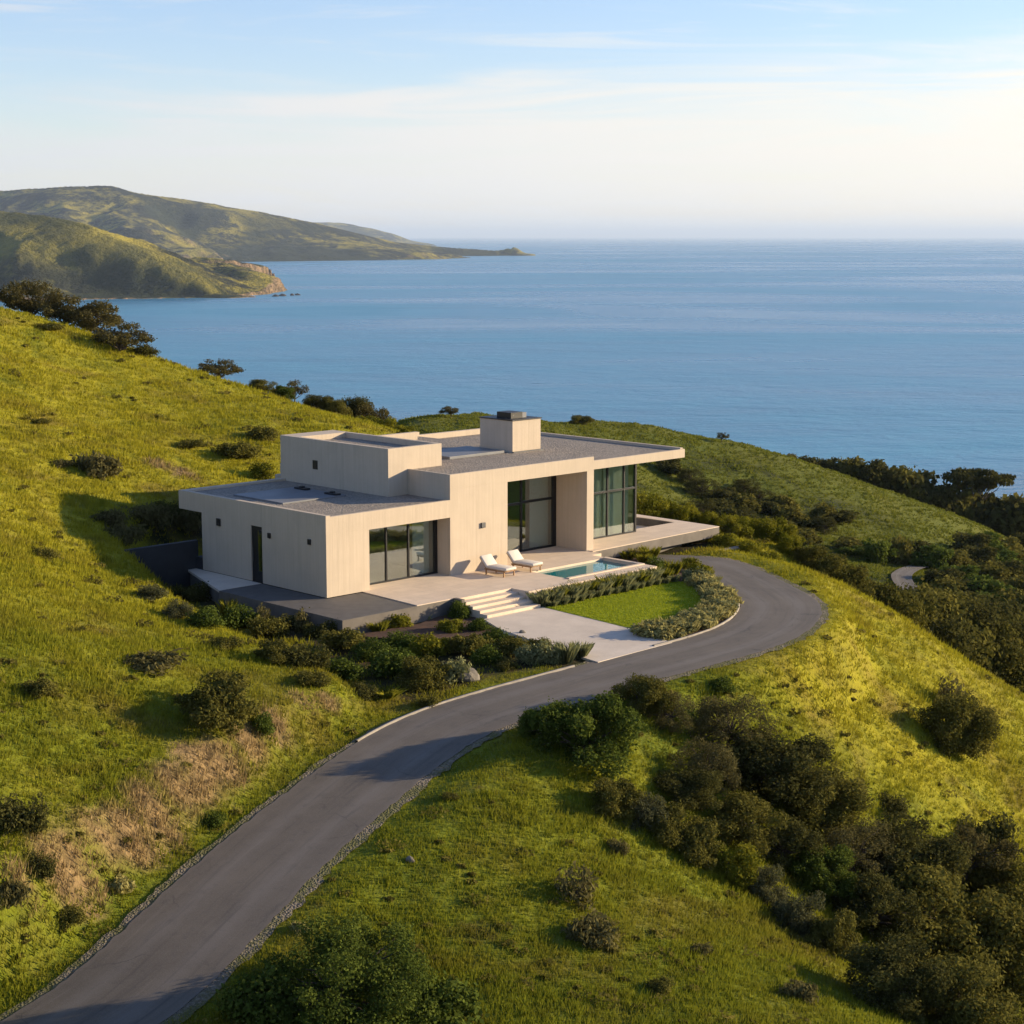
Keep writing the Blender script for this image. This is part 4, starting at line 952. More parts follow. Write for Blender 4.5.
def px_plant(name, key, u, v, hpx, wpx, label, cat, group=None, Y=None, mat=None, sink=0.05, top=None):
    """stands at the spot surveyed at (u, v); hpx, wpx its apparent size there"""
    p = at(u, v, Y)
    if p is None: return None
    d = math.hypot(p[1], H - p[2]); hm = hpx * d / F
    if Y is not None:                       # root hidden behind a crest: v is where the crown shows its foot
        zt = PY(u, v - hpx, Y)[2]; hm = max(hm, zt - p[2])
    wm = wpx * d / F; R, hg = PROTO[key][2:4]
    sx_ = (wm / (2 * R)) / (hm / hg)
    if Y is not None: sx_ = max(sx_, 0.8)
    return plant(name, key, (p[0], p[1], p[2] - sink), hm, label, cat, group, sx=sx_, mat=mat)

# skyline oaks on the left ridge
G1 = 'wind-bent oaks on the left ridge'
px_plant('oak_tree', 'oak_a', 34, 314, 46, 66, 'leftmost wind-bent oak on the left ridge, partly cut by the picture edge', 'tree', G1, 129, sink=0.9)
px_plant('oak_tree', 'oak_b', 62, 324, 42, 70, 'wind-bent oak on the left ridge, second from the picture edge', 'tree', G1, 128, sink=0.9)
px_plant('oak_tree', 'oak_a', 88, 338, 44, 70, 'wind-bent oak in the middle of the clump on the left ridge', 'tree', G1, 127, sink=0.9)
px_plant('oak_tree', 'oak_b', 118, 354, 44, 70, 'wind-bent oak with bare limbs showing, at the downhill end of the ridge clump', 'tree', G1, sink=0.9)
px_plant('shrub', 'sh_dark', 145, 357, 13, 36, 'low dark bush trailing downhill from the ridge oaks', 'shrub', None)
px_plant('oak_tree', 'oak_b', 218, 384, 26, 50, 'small open-crowned oak alone on the ridge against the sea', 'tree', None, 130)
G2 = 'scrub oaks on the ridge behind the house'
for k, (u, v, h, w, Y, key, m, lab) in enumerate([
    (262, 397, 14, 30, 124, 'round_b', None, 'low scrub oak, leftmost on the crest behind the house'),
    (283, 402, 15, 26, 124, 'round_c', None, 'small green scrub tree second from the left on the crest behind the house'),
    (297, 406, 27, 30, 126, 'oak_b', None, 'thin tall scrub oak standing above the others on the crest'),
    (318, 411, 18, 30, 123, 'round_a', None, 'dark scrub oak left of the rounded skyline oak'),
    (338, 416, 16, 26, 122, 'round_b', None, 'olive scrub oak tucked left of the rounded skyline oak'),
    (352, 421, 27, 40, 126, 'round_a', None, 'rounded dark oak on the crest above the upper block'),
    (375, 425, 22, 30, 125, 'oak_a', None, 'smaller dark oak right of the rounded skyline oak'),
    (362, 432, 10, 30, 119, 'mound', None, 'yellow-green bush under the rounded skyline oak'),
    (385, 436, 14, 32, 117, 'mound', None, 'yellow-green bush behind the upper block, middle of three'),
    (404, 441, 12, 26, 116, 'mound', None, 'yellow-green bush behind the upper block, rightmost of three')]):
    px_plant('oak_tree' if 'oak' in lab or 'tree' in lab else 'shrub', key, u, v, h, w, lab, 'tree' if 'oak' in lab or 'tree' in lab else 'shrub', G2, Y, m)

# bushes on the open left slope
for u, v, h, w, key, lab in [
    (100, 474, 22, 52, 'sh_brown', 'rounded brownish bush on the open slope left of the house'),
    (42, 560, 12, 32, 'sh_olive', 'small olive bush alone on the grass at the far left'),
    (238, 462, 18, 48, 'sh_olive', 'olive bush on the slope just above the low roof'),
    (262, 440, 14, 34, 'sh_olive', 'olive bush on the slope near the upper block'),
    (262, 480, 16, 30, 'sh_bright', 'yellow-green bush tucked against the low roof and upper block'),
    (190, 450, 10, 30, 'sh_olive', 'faint olive bush midway up the slope'),
    (120, 542, 18, 46, 'sh_brown', 'brown brush in the shaded hollow behind the retaining wall'),
    (152, 532, 20, 44, 'sh_brown', 'brown brush on the shaded bank, nearest the house wall'),
    (108, 524, 14, 44, 'sh_brown', 'low brush at the top of the shaded bank'),
    (186, 528, 20, 40, 'sh_brown', 'brown brush on the shaded bank, tight behind the wall end'),
    (170, 515, 14, 40, 'sh_dark', 'dark brush high on the shaded bank'),
    (222, 728, 46, 92, 'mound_olive', 'big rounded olive bush on the slope above the cut bank'),
    (152, 672, 16, 66, 'sh_brown', 'spreading brownish brush on the slope above the olive bush'),
    (40, 700, 20, 40, 'sh_olive', 'small olive bush at the left picture edge'),
    (262, 738, 22, 30, 'sh_green', 'small green bush at the lip of the dry bank'),
    (18, 838, 40, 60, 'sh_dark', 'dark bush at the left edge above the dry bank'),
    (40, 895, 26, 34, 'sh_dark', 'dark bush at the foot of the dry bank'),
    (8, 905, 22, 40, 'sh_brown', 'dry brown brush at the left edge below the bank'),
    (70, 925, 16, 36, 'sh_olive', 'low olive weed clump beside the road at the lower left'),
    (120, 905, 14, 30, 'sh_straw', 'straw-coloured weed clump between bank and road'),
    (215, 835, 14, 30, 'sh_green', 'green weed clump beside the road below the bank'),
    (48, 330, 8, 40, 'sh_olive', 'low bush under the ridge oaks'),
    (60, 470, 7, 24, 'sh_brown', 'tiny brown tuft bush high on the left slope'),
    (40, 425, 6, 24, 'sh_olive', 'tiny olive bush high on the left slope near the edge')]:
    px_plant('shrub', key, u, v, h, w, lab, 'shrub', 'bushes on the left slope')

# shrub garden between the dark podium and the drive
gd = [(150, 566, 20, 44, 'sh_dark', 'dark shrub below the charcoal retaining wall'),
 (172, 585, 24, 40, 'sh_green', 'shaded green shrub beside the pale side paving'),
 (192, 600, 20, 36, 'sh_dark', 'dark shrub left of the podium corner'),
 (150, 600, 16, 30, 'mound_grey', 'grey-green shrub at the edge of the grassy spur'),
 (176, 618, 18, 34, 'mound_grey', 'grey-green shrub a little down the spur edge'),
 (205, 628, 22, 40, 'sh_green', 'green shrub in front of the podium, leftmost'),
 (228, 622, 24, 20, 'gr_green', 'upright grassy clump at the shaded foot of the podium'),
 (240, 630, 24, 44, 'sh_green', 'broad green shrub under the dark podium'),
 (262, 630, 26, 20, 'twiggy', 'spindly plant with bare stems in front of the podium'),
 (268, 640, 24, 40, 'sh_olive', 'olive shrub in front of the podium edge'),
 (225, 650, 16, 34, 'sh_olive', 'olive shrub on the lip of the grassy spur'),
 (296, 630, 20, 36, 'sh_dark', 'dark shrub against the podium face'),
 (303, 634, 28, 18, 'twiggy', 'tall spindly yellowing plant beside the podium'),
 (322, 640, 20, 34, 'sh_dark', 'dark shrub near the podium corner'),
 (275, 662, 22, 42, 'mound_olive', 'large olive mound above the grassy spur'),
 (306, 668, 26, 46, 'sh_dark', 'dark shrub in the middle of the garden'),
 (345, 650, 24, 44, 'sh_olive', 'olive shrub just below the podium corner'),
 (340, 680, 24, 46, 'sh_green', 'green shrub in the lower garden'),
 (312, 692, 18, 36, 'sh_olive', 'olive shrub beside the grassy spur tip'),
 (372, 662, 22, 40, 'sh_green', 'green shrub left of the boulder bush'),
 (360, 697, 16, 34, 'sh_dark', 'dark shrub near the lower garden edge'),
 (395, 676, 28, 54, 'sh_green', 'broad dark green shrub left of the pale bush'),
 (420, 690, 32, 56, 'mound_olive', 'largest rounded shrub in the lower garden'),
 (400, 650, 20, 40, 'sh_green', 'green shrub in the upper garden row'),
 (428, 655, 22, 44, 'sh_bright', 'fresh green shrub behind the pale bush'),
 (378, 634, 14, 26, 'gr_green', 'grassy clump below the podium side'),
 (398, 630, 16, 30, 'sh_bright', 'yellow-green shrub below the podium side'),
 (420, 622, 12, 24, 'sh_straw', 'straw-coloured clump on the bark mulch'),
 (362, 632, 12, 24, 'gr_straw', 'pale grass clump at the podium corner'),
 (438, 618, 16, 26, 'sh_bright', 'small bright shrub on the mulch near the steps'),
 (460, 622, 20, 24, 'sh_green', 'upright green shrub beside the steps'),
 (452, 634, 14, 30, 'sh_bright', 'yellowish shrub on the mulch below the steps'),
 (478, 632, 14, 26, 'sh_green', 'green shrub at the foot of the steps'),
 (470, 655, 24, 46, 'sh_olive', 'wide olive shrub left of the forecourt'),
 (495, 648, 18, 34, 'sh_green', 'green shrub bordering the forecourt'),
 (455, 682, 24, 34, 'sh_grey', 'pale silvery bush near the kerb'),
 (486, 668, 20, 34, 'sh_green', 'green shrub right of the silvery bush'),
 (505, 674, 14, 24, 'sh_dark', 'small dark shrub close to the kerb'),
 (512, 656, 20, 36, 'sh_olive', 'olive shrub along the forecourt edge'),
 (530, 664, 20, 30, 'sh_grey', 'grey-green shrub near the forecourt corner'),
 (548, 668, 24, 30, 'sh_grey', 'rounded sage bush near the forecourt corner'),
 (566, 664, 26, 24, 'gr_sage', 'tall sage clump second from the forecourt corner'),
 (580, 662, 20, 22, 'gr_sage', 'tall sage clump at the forecourt corner'),
 (540, 650, 14, 26, 'sh_olive', 'small olive shrub edging the forecourt'),
 (430, 706, 12, 24, 'sh_olive', 'small olive shrub beside the kerb'),
 (385, 700, 12, 40, 'gr_green', 'low green clump by the garden tip')]
for u, v, h, w, key, lab in gd:
    z = -0.72; p = Pz(u, v, z); g_ = gz(p[0], p[1])
    pp = hit(u, v); d = pp[1]; hm = h * 0.95 * d / F; R_, hg_ = PROTO[key][2:4]; wm = w * 1.12 * d / F
    plant('ornamental_grass' if key.startswith('gr_') else 'shrub', key, (pp[0], pp[1], pp[2] - 0.04), hm, lab, 'grass clump' if key.startswith('gr_') else 'shrub', 'planting in the shrub garden', sx=(wm / 2 / R_) / (hm / hg_))
# boulders in the garden
def boulder(u, v, w, h, lab, seed, m=None):
    p = hit(u, v); d = p[1] / F; bm = bmesh.new(); bmesh.ops.create_icosphere(bm, subdivisions=3, radius=1)
    rs = random.Random(seed); off = [rs.uniform(-5, 5) for _ in range(3)]
    for vv in bm.verts:
        n = fbm(np.array([vv.co.x * 1.3 + off[0] + vv.co.z]), np.array([vv.co.y * 1.3 + off[1] - vv.co.z]), seed, 3)[0]
        vv.co *= 1 + 0.35 * n; vv.co.x *= w * d / 2; vv.co.y *= w * d / 2.3; vv.co.z *= h * d * 0.6
    me = bpy.data.meshes.new('boulder'); bm.to_mesh(me); bm.free(); o = link_mesh('boulder', me, M['boulder']); o.location = (p[0], p[1], p[2] + h * d * 0.25)
    tag(o, lab, 'boulder')
M['boulder'] = mat_simple('weathered_boulder', (0.20, 0.175, 0.14), 0.9, 0.45, 2.0, bump=0.8)
boulder(466, 684, 26, 17, 'pale rounded boulder at the kerb side of the shrub garden', 3)
boulder(522, 640, 9, 7, 'small grey rock between shrubs beside the forecourt', 4)
boulder(410, 876, 10, 6, 'small grey stone lying in the grass right of the road', 5)

# grasses between pool terrace and lawn: a row along the terrace edge
n_ = 15
for i in range(n_):
    f = i / (n_ - 1); b = 7.35 + f * 7.9
    p = hw(-5.42 - 0.10 * math.sin(i * 2.3), b); key = ('gr_sage', 'gr_sage', 'gr_green')[i % 3]
    o_ = ['first', 'second', 'third', 'fourth', 'fifth', 'sixth', 'seventh', 'eighth', 'ninth', 'tenth', 'eleventh', 'twelfth', 'thirteenth', 'fourteenth', 'last'][i]
    plant('ornamental_grass', key, (p[0], p[1], -0.64), 0.66 + 0.14 * prs.random(), f'feathery sage-green grass clump, {o_} from the steps in the row between pool and lawn', 'grass clump', 'grass row between pool and lawn', sx=1.15)
    p = hw(-5.95 - 0.06 * math.sin(i), b + 0.2)
    plant('ornamental_grass', 'gr_sage', (p[0], p[1], -0.64), 0.36 + 0.12 * prs.random(), f'low grass tuft in front of the row by the lawn, {o_} from the steps', 'grass clump', 'low tufts edging the lawn', sx=1.1)
# border of low straw and sage plants round the curve of the lawn
arc = resample(np.array([list(Pz(u, v, -0.6)) for u, v in [(646, 633), (672, 629), (695, 620), (712, 609), (716, 599), (708, 589), (694, 581)]]), 22)
arc2 = resample(np.array([list(Pz(u, v, -0.6)) for u, v in [(660, 637), (688, 631), (710, 621), (722, 610), (722, 600), (711, 590), (695, 577)]]), 24)
nums = ['first', 'second', 'third', 'fourth', 'fifth', 'sixth', 'seventh', 'eighth', 'ninth', 'tenth', 'eleventh', 'twelfth', 'thirteenth', 'fourteenth', 'fifteenth', 'sixteenth', 'seventeenth', 'eighteenth', 'nineteenth', 'twentieth', 'twenty-first', 'twenty-second', 'twenty-third', 'twenty-fourth']
for row, A_, nm in ((0, arc, 'inner row beside the lawn'), (1, arc2, 'outer row beside the kerb')):
    for i, p in enumerate(A_):
        key = ('sh_straw', 'sh_straw', 'gr_straw', 'sh_grey')[(i * 7 + row) % 4]
        plant('low_shrub', key, (p[0] + prs.uniform(-.1, .1), p[1] + prs.uniform(-.1, .1), -0.65), 0.42 + 0.16 * prs.random(), f'low straw-green mounding plant, {nums[i]} from the forecourt in the {nm}', 'shrub', 'low planting round the curved lawn', sx=1.25)
    mid_ = (arc if row == 0 else arc2)
arc3 = resample(np.array([list(Pz(u, v, -0.6)) for u, v in [(652, 635), (679, 629), (702, 620), (716, 609), (717, 600), (708, 590), (694, 580)]]), 24)
for i, p in enumerate(arc3):
    plant('low_shrub', ('sh_straw', 'gr_straw')[i % 2], (p[0], p[1], -0.65), 0.40 + 0.14 * prs.random(), f'low straw-green mounding plant, {nums[i]} from the forecourt in the middle row round the lawn', 'shrub', 'low planting round the curved lawn', sx=1.25)
for u, v, h, w, key, lab in [(690, 570, 14, 22, 'sh_bright', 'bright green shrub at the far tip of the lawn bed'), (700, 578, 16, 30, 'sh_bright', 'yellow-green shrub inside the kerb at the far end of the lawn'),
    (672, 574, 16, 26, 'gr_green', 'bright grass clump at the pool corner'), (655, 576, 20, 26, 'sh_green', 'green shrub just off the pool corner'), (650, 560, 16, 24, 'gr_green', 'tall yellow-green grass clump behind the pool corner'),
    (636, 557, 12, 22, 'gr_straw', 'straw grass clump between pool and drive, first from the bend'), (620, 555, 12, 22, 'gr_straw', 'straw grass clump between pool and drive, second from the bend'), (607, 552, 10, 20, 'gr_straw', 'straw grass clump between pool and drive, nearest the house'),
    (644, 563, 12, 20, 'gr_green', 'short yellow-green grass clump at the pool rim'), (628, 559, 10, 20, 'gr_green', 'short grass clump at the pool back rim')]:
    p = Pz(u, v, -0.62); d = p[1]; hm = h * d / F; R_, hg_ = PROTO[key][2:4]; wm = w * d / F
    plant('ornamental_grass' if key.startswith('gr_') else 'shrub', key, (p[0], p[1], -0.66), hm, lab, 'grass clump' if key.startswith('gr_') else 'shrub', 'planting by the pool end', sx=(wm / 2 / R_) / (hm / hg_))

# hedge and shrubs beyond the drive and deck
bk = [(645, 508, 16, 26, 'mound', 99), (664, 512, 14, 28, 'mound', 99), (682, 516, 15, 28, 'mound', 99), (700, 521, 12, 26, 'mound', 99), (716, 525, 14, 26, 'mound', 98), (735, 536, 22, 34, 'mound', 95), (752, 541, 20, 34, 'mound', 99),
      (772, 556, 26, 44, 'mound', 96), (790, 566, 22, 30, 'mound', 94), (808, 578, 22, 36, 'mound_olive', 93), (830, 586, 30, 50, 'mound_olive', 92), (852, 596, 30, 50, 'mound_olive', 92), (874, 606, 26, 44, 'mound_olive', 92), (896, 616, 26, 40, 'mound_olive', 92),
      (665, 541, 8, 22, 'sh_bright', 93), (684, 543, 9, 24, 'sh_bright', 92), (706, 545, 10, 26, 'sh_bright', 92), (726, 548, 12, 30, 'sh_bright', 91), (748, 555, 12, 30, 'sh_bright', 90), (768, 563, 12, 30, 'sh_bright', 88)]
wd = ['behind the corner window', 'behind the deck, second along', 'behind the deck, third along', 'behind the deck, fourth along', 'behind the outer corner of the deck', 'right of the deck corner', 'just past the deck corner', 'above the far edge of the bend, biggest of the bright ones', 'beside the biggest bright one',
      'at the top of the right-hand crest', 'on the right-hand crest, second', 'on the right-hand crest, third', 'on the right-hand crest, fourth', 'on the right-hand crest, lowest', 'under the deck edge nearest the house', 'under the deck edge, second', 'under the deck edge, third', 'at the verge below the deck corner', 'on the verge of the bend', 'on the outer verge of the bend, lowest']
for (u, v, h, w, key, Y), wds in zip(bk, wd):
    px_plant('shrub', key, u, v, h, w, ('yellow-green' if key != 'mound_olive' else 'olive') + ' rounded shrub ' + wds, 'shrub', 'shrubs beyond the bend', Y)
mbw = MB(); mbw.box(24.2, 26.4, -1.9, -1.5, -1.9, -0.75); o = mbw.build('garden_wall', M['kerb']); o.location = (C0[0], C0[1], 0); o.rotation_euler = (0, 0, HROT); tag(o, 'low pale stone wall in the shrubs under the deck corner', 'wall')

# the gully scrub
gu = [(585, 770, 66, 104, 'round_c', 'bright-topped green shrub mass just below the road'), (548, 745, 36, 60, 'round_c', 'green shrub leaning out at the road edge'),
 (640, 716, 34, 60, 'round_b', 'olive scrub tree right below the road'), (668, 728, 40, 56, 'bare', 'grey-brown leafless bush under the road'),
 (728, 752, 62, 84, 'bare', 'large grey-brown leafless tree at the head of the gully'), (705, 790, 54, 70, 'bare', 'brown bare bush below the large leafless tree'),
 (612, 810, 34, 60, 'mound_olive', 'olive bush at the left lip of the gully, highest'), (640, 828, 34, 56, 'mound_grey', 'grey-green bush on the left lip of the gully'), (668, 842, 36, 60, 'mound_olive', 'olive bush midway along the left lip'),
 (700, 860, 40, 60, 'mound_olive', 'mounded olive bush on the gully lip'), (735, 880, 40, 56, 'mound', 'yellow-green bush on the gully lip'), (765, 905, 40, 50, 'mound_grey', 'grey bush low on the gully lip'), (800, 935, 44, 60, 'mound_grey', 'grey-green bush lower on the gully lip'), (832, 958, 44, 56, 'mound_olive', 'green bush at the lower gully lip'),
 (770, 810, 72, 110, 'round_a', 'dark spreading oak in the centre of the gully'), (820, 822, 56, 90, 'round_b', 'olive oak right of the centre of the gully'), (745, 850, 50, 80, 'round_b', 'olive tree with lit top in front of the dark oak'), (690, 810, 40, 70, 'round_a', 'dark low tree at the left of the gully'),
 (786, 868, 52, 76, 'round_d', 'dark oak deeper in the gully'), (852, 876, 60, 92, 'bare', 'grey-brown leafless oak above the lower gully'), (905, 892, 72, 112, 'round_a', 'largest dark oak, right side of the gully'), (960, 900, 60, 92, 'oak_b', 'dark oak near the right edge, upper'),
 (1010, 925, 66, 100, 'round_b', 'olive oak at the right picture edge'), (872, 942, 70, 96, 'round_d', 'dark oak low in the gully'), (930, 965, 90, 130, 'round_b', 'olive oak low at the right'), (990, 990, 90, 120, 'round_b', 'olive oak at the lower right corner'), (820, 900, 50, 70, 'round_c', 'green tree between the dark oaks'), (900, 1010, 70, 100, 'round_a', 'dark oak at the bottom of the gully'), (960, 1040, 80, 110, 'round_b', 'olive oak cut by the bottom of the picture'),
 (985, 850, 40, 60, 'sh_dark', 'dark bush above the right-edge oaks'), (890, 820, 20, 40, 'sh_dark', 'small dark bush on the far gully side'), (720, 700, 16, 36, 'sh_green', 'small green bush in the grass near the road')]
for u, v, h, w, key, lab in gu:
    big = PROTO[key][3] > 2.5
    px_plant('oak_tree' if big else 'shrub', key, u, v, h, w, lab, 'tree' if big else 'shrub', 'scrub in the gully below the road', sink=0.1)
px_plant('oak_tree', 'round_b', 958, 752, 58, 74, 'lone olive tree on the grassy spur at the right', 'tree')
px_plant('shrub', 'twiggy', 948, 706, 34, 34, 'thin twiggy bush behind the lone tree on the spur', 'shrub')
for u, v, h, w, key, lab in [(575, 906, 38, 52, 'twiggy', 'twiggy dead bush in the grass below the road'), (592, 952, 24, 60, 'sh_brown', 'brown brush clump below the twiggy dead bush'), (618, 862, 14, 26, 'sh_brown', 'small brown tuft in the grass near the gully lip'),
    (345, 1028, 88, 190, 'broad', 'wide green bush at the bottom edge right of the road'), (258, 1030, 50, 90, 'sh_green', 'green bush at the bottom edge beside the road shoulder'), (440, 1035, 50, 90, 'sh_green', 'green bush at the bottom edge, right end'), (800, 1000, 16, 40, 'sh_brown', 'brown tuft low on the near slope'), (660, 1000, 14, 30, 'sh_olive', 'olive tuft low on the near slope'), (700, 960, 12, 26, 'sh_brown', 'small brown tuft midway on the near slope'), (300, 935, 10, 22, 'sh_straw', 'straw tuft on the road shoulder'), (450, 800, 8, 20, 'sh_olive', 'small olive tuft right of the road')]:
    px_plant('shrub', key, u, v, h, w, lab, 'shrub')

# trees on the middle hill, along its far side and in the valley
px_plant('oak_tree', 'oak_a', 452, 419, 12, 22, 'tiny flat-crowned tree alone on the middle hill, above the roof', 'tree', None)
px_plant('oak_tree', 'mound_olive', 581, 424, 9, 26, 'low dark bush on the crest of the middle hill right of the chimney', 'tree', None)
px_plant('oak_tree', 'oak_b', 721, 443, 11, 14, 'tiny slender tree on the crest of the middle hill', 'tree', None)
G4 = 'trees along the sea side of the middle hill'
row = [(792, 462, 6, 16), (812, 466, 9, 22), (832, 470, 11, 22), (850, 474, 14, 24), (868, 480, 22, 30), (886, 485, 20, 28), (905, 490, 20, 30), (922, 496, 24, 34), (940, 500, 18, 30), (955, 506, 18, 26), (992, 512, 18, 34), (1010, 520, 26, 34), (1030, 530, 30, 40), (935, 512, 14, 30), (975, 520, 16, 30), (1005, 532, 18, 30)]
for i, (u, v, h, w) in enumerate(row):
    px_plant('coastal_tree', 'far_a' if i % 3 else 'far_b', u, v, h + 2, w * 1.15, f'dark bushy tree behind the middle hill crest, {nums[i]} from the left in the seaward row', 'tree', G4, 281)
px_plant('umbrella_tree', 'flat_top', 974, 503, 35, 46, 'tall umbrella-crowned tree standing above the others against the sea at the right', 'tree', None, 281)
G5 = 'dark scrub on the flank of the middle hill'
rr_ = random.Random(12)
sp = [(728, 500), (745, 508), (760, 500), (772, 512), (788, 520), (742, 520), (760, 526), (778, 530), (796, 534), (812, 524), (806, 540), (824, 532), (838, 520), (822, 518), (702, 495), (716, 508), (735, 535), (690, 482), (668, 470), (850, 548), (745, 492), (730, 518), (785, 508), (700, 512)]
for i, (u, v) in enumerate(sp):
    px_plant('scrub_tree', ('far_a', 'far_b', 'bare')[i % 3], u, v + 4, rr_.uniform(12, 20), rr_.uniform(26, 40), f'dark scrub tree in the hollow of the middle hill, {nums[i]} in the thicket', 'tree', G5, mat=('dark', 'olive', 'brown')[i % 3] if i % 3 < 2 else 'dark')
G6 = 'woodland in the valley at the right'
k = 0
for rowv, us in [(548, (965, 985, 1005, 1025)), (562, (935, 955, 978, 1000, 1022)), (578, (942, 962, 985, 1008, 1030)), (592, (950, 972, 995, 1018)), (606, (962, 985, 1010, 1032)), (556, (880, 900, 918)), (548, (850, 868))]:
    for u in us:
        px_plant('woodland_tree', ('far_a', 'far_a', 'far_b')[k % 3], u + rr_.uniform(-4, 4), rowv + 8, rr_.uniform(18, 27) if rowv > 550 or u > 950 else 10, rr_.uniform(34, 46) if u > 930 else 30, f'rounded dark tree of the valley woodland at the right', 'tree', G6, mat=('dark', 'green', 'olive')[k % 3]); k += 1
G7 = 'dark oaks behind the grassy spur'
for i, (u, v, h, w, Y) in enumerate([(905, 622, 30, 46, 100), (925, 632, 38, 50, 102), (948, 642, 42, 54, 103), (970, 652, 46, 56, 104), (992, 664, 52, 60, 104), (1014, 676, 54, 60, 104), (1036, 690, 60, 64, 104), (935, 615, 24, 50, 120), (965, 622, 26, 54, 122), (1000, 632, 30, 56, 122), (1028, 642, 34, 56, 122), (912, 606, 16, 36, 118)]):
    px_plant('oak_tree', ('round_a', 'round_b')[i % 2], u, v, h, w, f'dark rounded oak behind the grassy spur, {nums[i]} from the crest shrubs', 'tree', G7, Y, mat=('dark', 'olive', 'dark')[i % 3])

# distant bend of the valley road
vr = [hit(u, v, 150) for u, v in [(940, 563), (926, 566), (910, 571), (902, 578), (903, 586), (912, 595)]]
vr = resample(np.array([p for p in vr if p]), 60)
def ribbon2(C, w, m):
    T = np.gradient(C[:, :2], axis=0); T /= np.linalg.norm(T, axis=1)[:, None]; N = np.stack([T[:, 1], -T[:, 0]], 1)
    V = [];
    for k in range(5):
        p = C[:, :2] + N * (w * (k / 4 - .5)); V.append(np.stack([p[:, 0], p[:, 1], np.maximum(gz_arr(p[:, 0], p[:, 1]), C[:, 2]) + 0.22], 1))
    n = len(C); idx = np.arange(n * 5).reshape(5, n); V = np.concatenate(V)
    q = np.stack([idx[:-1, :-1], idx[1:, :-1], idx[1:, 1:], idx[:-1, 1:]], -1).reshape(-1, 4)[:, ::-1]
    return link_mesh('valley_road', np_mesh('valley_road', V, 4, q, True, {'across': np.repeat(np.linspace(0, 1, 5), n)}), m)
tag(ribbon2(vr, 2.3, M['asphalt']), kind='structure')

# ------------------------------------------------------------------ grass
def grass_field(name, n, ymin, ymax, blades, h0, h1, wid, seed, m, region=None, spread=0.6, margin=1.0, power=1.0, lush_a=1.0, big=1.0):
    rs = np.random.RandomState(seed)
    y = ymin * (ymax / ymin) ** (rs.rand(n) ** power); x = (rs.rand(n) * 2 - 1) * (0.31 * y + margin)
    keep = np.ones(n, bool)
    rd, _ = road_dist(x, y); keep &= rd > RW + 0.15 + 0.35 * rs.rand(n)
    keep &= (poly_sd(x, y, PADW) > -0.2) & (poly_sd(x, y, ISL) > 0.1)
    gsd = poly_sd(x, y, GARDEN); keep &= (gsd > -0.9) | (rs.rand(n) < 0.3)
    cl = fbm(x / 0.9, y / 0.9, 77, 3); keep &= rs.rand(n) < 0.75 + 0.6 * cl
    x, y = x[keep], y[keep]; n = len(x); z = gz_arr(x, y)
    sc = (0.6 + 0.9 * rs.rand(n)) * (0.75 + 0.6 * sstep(-.2, .4, fbm(x / 2.5, y / 2.5, 78, 3))) * (0.9 + 0.25 * sstep(40, 110, y))
    sc *= big; nr, _ = road_dist(x, y); sc *= 0.55 + 0.45 * sstep(RW + .2, RW + 1.6, nr)
    dr = np.zeros(n)
    for bx, by, br in DB: dr = np.maximum(dr, 1 - sstep(br * .5, br * 1.2, np.hypot(x - bx, y - by)))
    sc *= 1 + 0.5 * dr
    V = np.zeros((n, blades, 3, 3), np.float32); a = rs.rand(n, blades) * 2 * np.pi; r = 0.14 * np.sqrt(rs.rand(n, blades)) * (0.7 + 0.012 * y[:, None])
    bx = x[:, None] + r * np.cos(a); by = y[:, None] + r * np.sin(a); hh = (h0 + (h1 - h0) * rs.rand(n, blades)) * sc[:, None]
    la = a + rs.randn(n, blades) * 0.7; ln = spread * hh * (0.2 + rs.rand(n, blades)); wa = rs.rand(n, blades) * np.pi
    ww = wid * (0.5 + 0.011 * y[:, None]); dx, dy = np.cos(wa) * ww / 2, np.sin(wa) * ww / 2
    V[:, :, 0] = np.stack([bx - dx, by - dy, np.broadcast_to(z[:, None] - .04, bx.shape)], -1); V[:, :, 1] = np.stack([bx + dx, by + dy, np.broadcast_to(z[:, None] - .04, bx.shape)], -1)
    V[:, :, 2] = np.stack([bx + np.cos(la) * ln, by + np.sin(la) * ln, z[:, None] + hh], -1)
    N_ = n * blades * 3; t = np.repeat((0.5 * rs.rand(n, 1) + 0.5 * rs.rand(n, blades)).ravel(), 3)
    me = np_mesh(name, V.reshape(-1, 3), 3, np.arange(N_), False, {'tint': t, 'dry': np.repeat(dr, blades * 3), 'gold': np.repeat(sunlit_goldf(x, y), blades * 3), 'lush': np.repeat(lush_a * (0.9 * sstep(120, 190, np.hypot(x, y))), blades * 3)})
    return tag(link_mesh(name, me, m), kind='stuff')
grass_field('hillside_grass', 190000, 32, 126, 7, 0.06, 0.17, 0.04, 7, M['blades'])
grass_field('middle_hill_grass', 90000, 165, 290, 6, 0.07, 0.20, 0.08, 17, M['blades'], big=1.0)
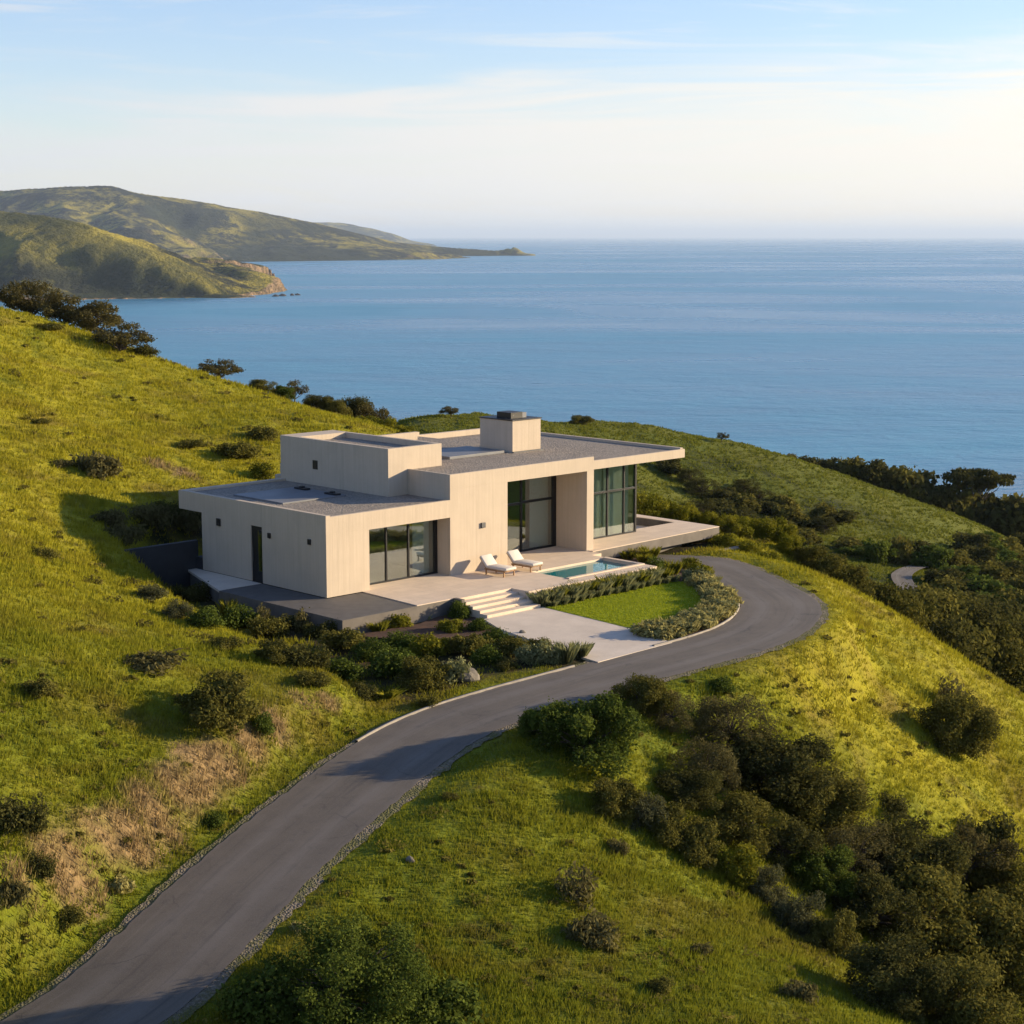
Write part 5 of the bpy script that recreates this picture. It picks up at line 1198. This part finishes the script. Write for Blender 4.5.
def weed_field(n, seed):
    rs = np.random.RandomState(seed); y = 36 * (125 / 36) ** rs.rand(n); x = (rs.rand(n) * 2 - 1) * (0.31 * y + 1)
    rd, _ = road_dist(x, y); keep = (rd > RW + 0.5) & (poly_sd(x, y, PADW) > 0.3) & (poly_sd(x, y, ISL) > 0.3) & (poly_sd(x, y, GARDEN) > 0) & (rs.rand(n) < 0.35 + 1.3 * fbm(x / 5, y / 5, 88, 4))
    x, y = x[keep], y[keep]; n = len(x); k = 46; z = gz_arr(x, y); R_ = (0.12 + 0.38 * rs.rand(n) ** 2.2)[:, None]
    a = rs.rand(n, k) * 6.283; r = R_ * np.sqrt(rs.rand(n, k)); px = x[:, None] + r * np.cos(a); py = y[:, None] + 0.8 * r * np.sin(a); pz = z[:, None] + 0.02 + R_ * (0.5 * rs.rand(n, k)) * np.sqrt(np.clip(1 - (r / R_) ** 2, 0.05, 1))
    P = np.stack([px, py, pz], -1).reshape(-1, 3); N_ = len(P); nr = rs.normal(size=(N_, 3)); nr /= np.linalg.norm(nr, axis=1)[:, None]; t = rs.normal(size=(N_, 3)); t -= (t * nr).sum(1)[:, None] * nr; t /= np.linalg.norm(t, axis=1)[:, None]; b = np.cross(nr, t)
    sz = (0.03 + 0.04 * rs.rand(N_))[:, None] * np.repeat(0.5 + 0.011 * y, k)[:, None] * 1.2
    V = np.stack([P - t * sz, P + b * sz * .5, P + t * sz, P - b * sz * .5], 1).reshape(-1, 3)
    ti = np.repeat(np.clip(np.repeat(rs.rand(n), k) * 0.7 + 0.3 * rs.rand(N_), 0, 1), 4)
    return tag(link_mesh('weeds', np_mesh('weeds', V, 4, np.arange(N_ * 4), False, {'tint': ti}), M['weed']), kind='stuff')
M['weed'] = mat_leaf('weed_leaves', (0.085, 0.080, 0.018), (0.200, 0.170, 0.040), 0.35)
weed_field(2300, 19)
rs = np.random.RandomState(3); lo, hi = LAWN.min(0), LAWN.max(0)
P = lo + rs.rand(26000, 2) * (hi - lo); P = P[poly_sd(P[:, 0], P[:, 1], LAWN) < -0.03]; n = len(P)
a = rs.rand(n) * 6.28; hh = 0.035 + 0.03 * rs.rand(n); z0 = ZC + 0.0
V = np.zeros((n, 3, 3)); V[:, 0] = np.stack([P[:, 0] - .02 * np.cos(a), P[:, 1] - .02 * np.sin(a), np.full(n, z0)], 1); V[:, 1] = np.stack([P[:, 0] + .02 * np.cos(a), P[:, 1] + .02 * np.sin(a), np.full(n, z0)], 1)
V[:, 2] = np.stack([P[:, 0] + .03 * rs.randn(n), P[:, 1] + .03 * rs.randn(n), z0 + .01 + hh], 1)
me = np_mesh('lawn_grass', V.reshape(-1, 3), 3, np.arange(n * 3), False, {'tint': np.repeat(rs.rand(n), 3)})
tag(link_mesh('lawn_grass', me, M['lawn_blade']), kind='stuff')
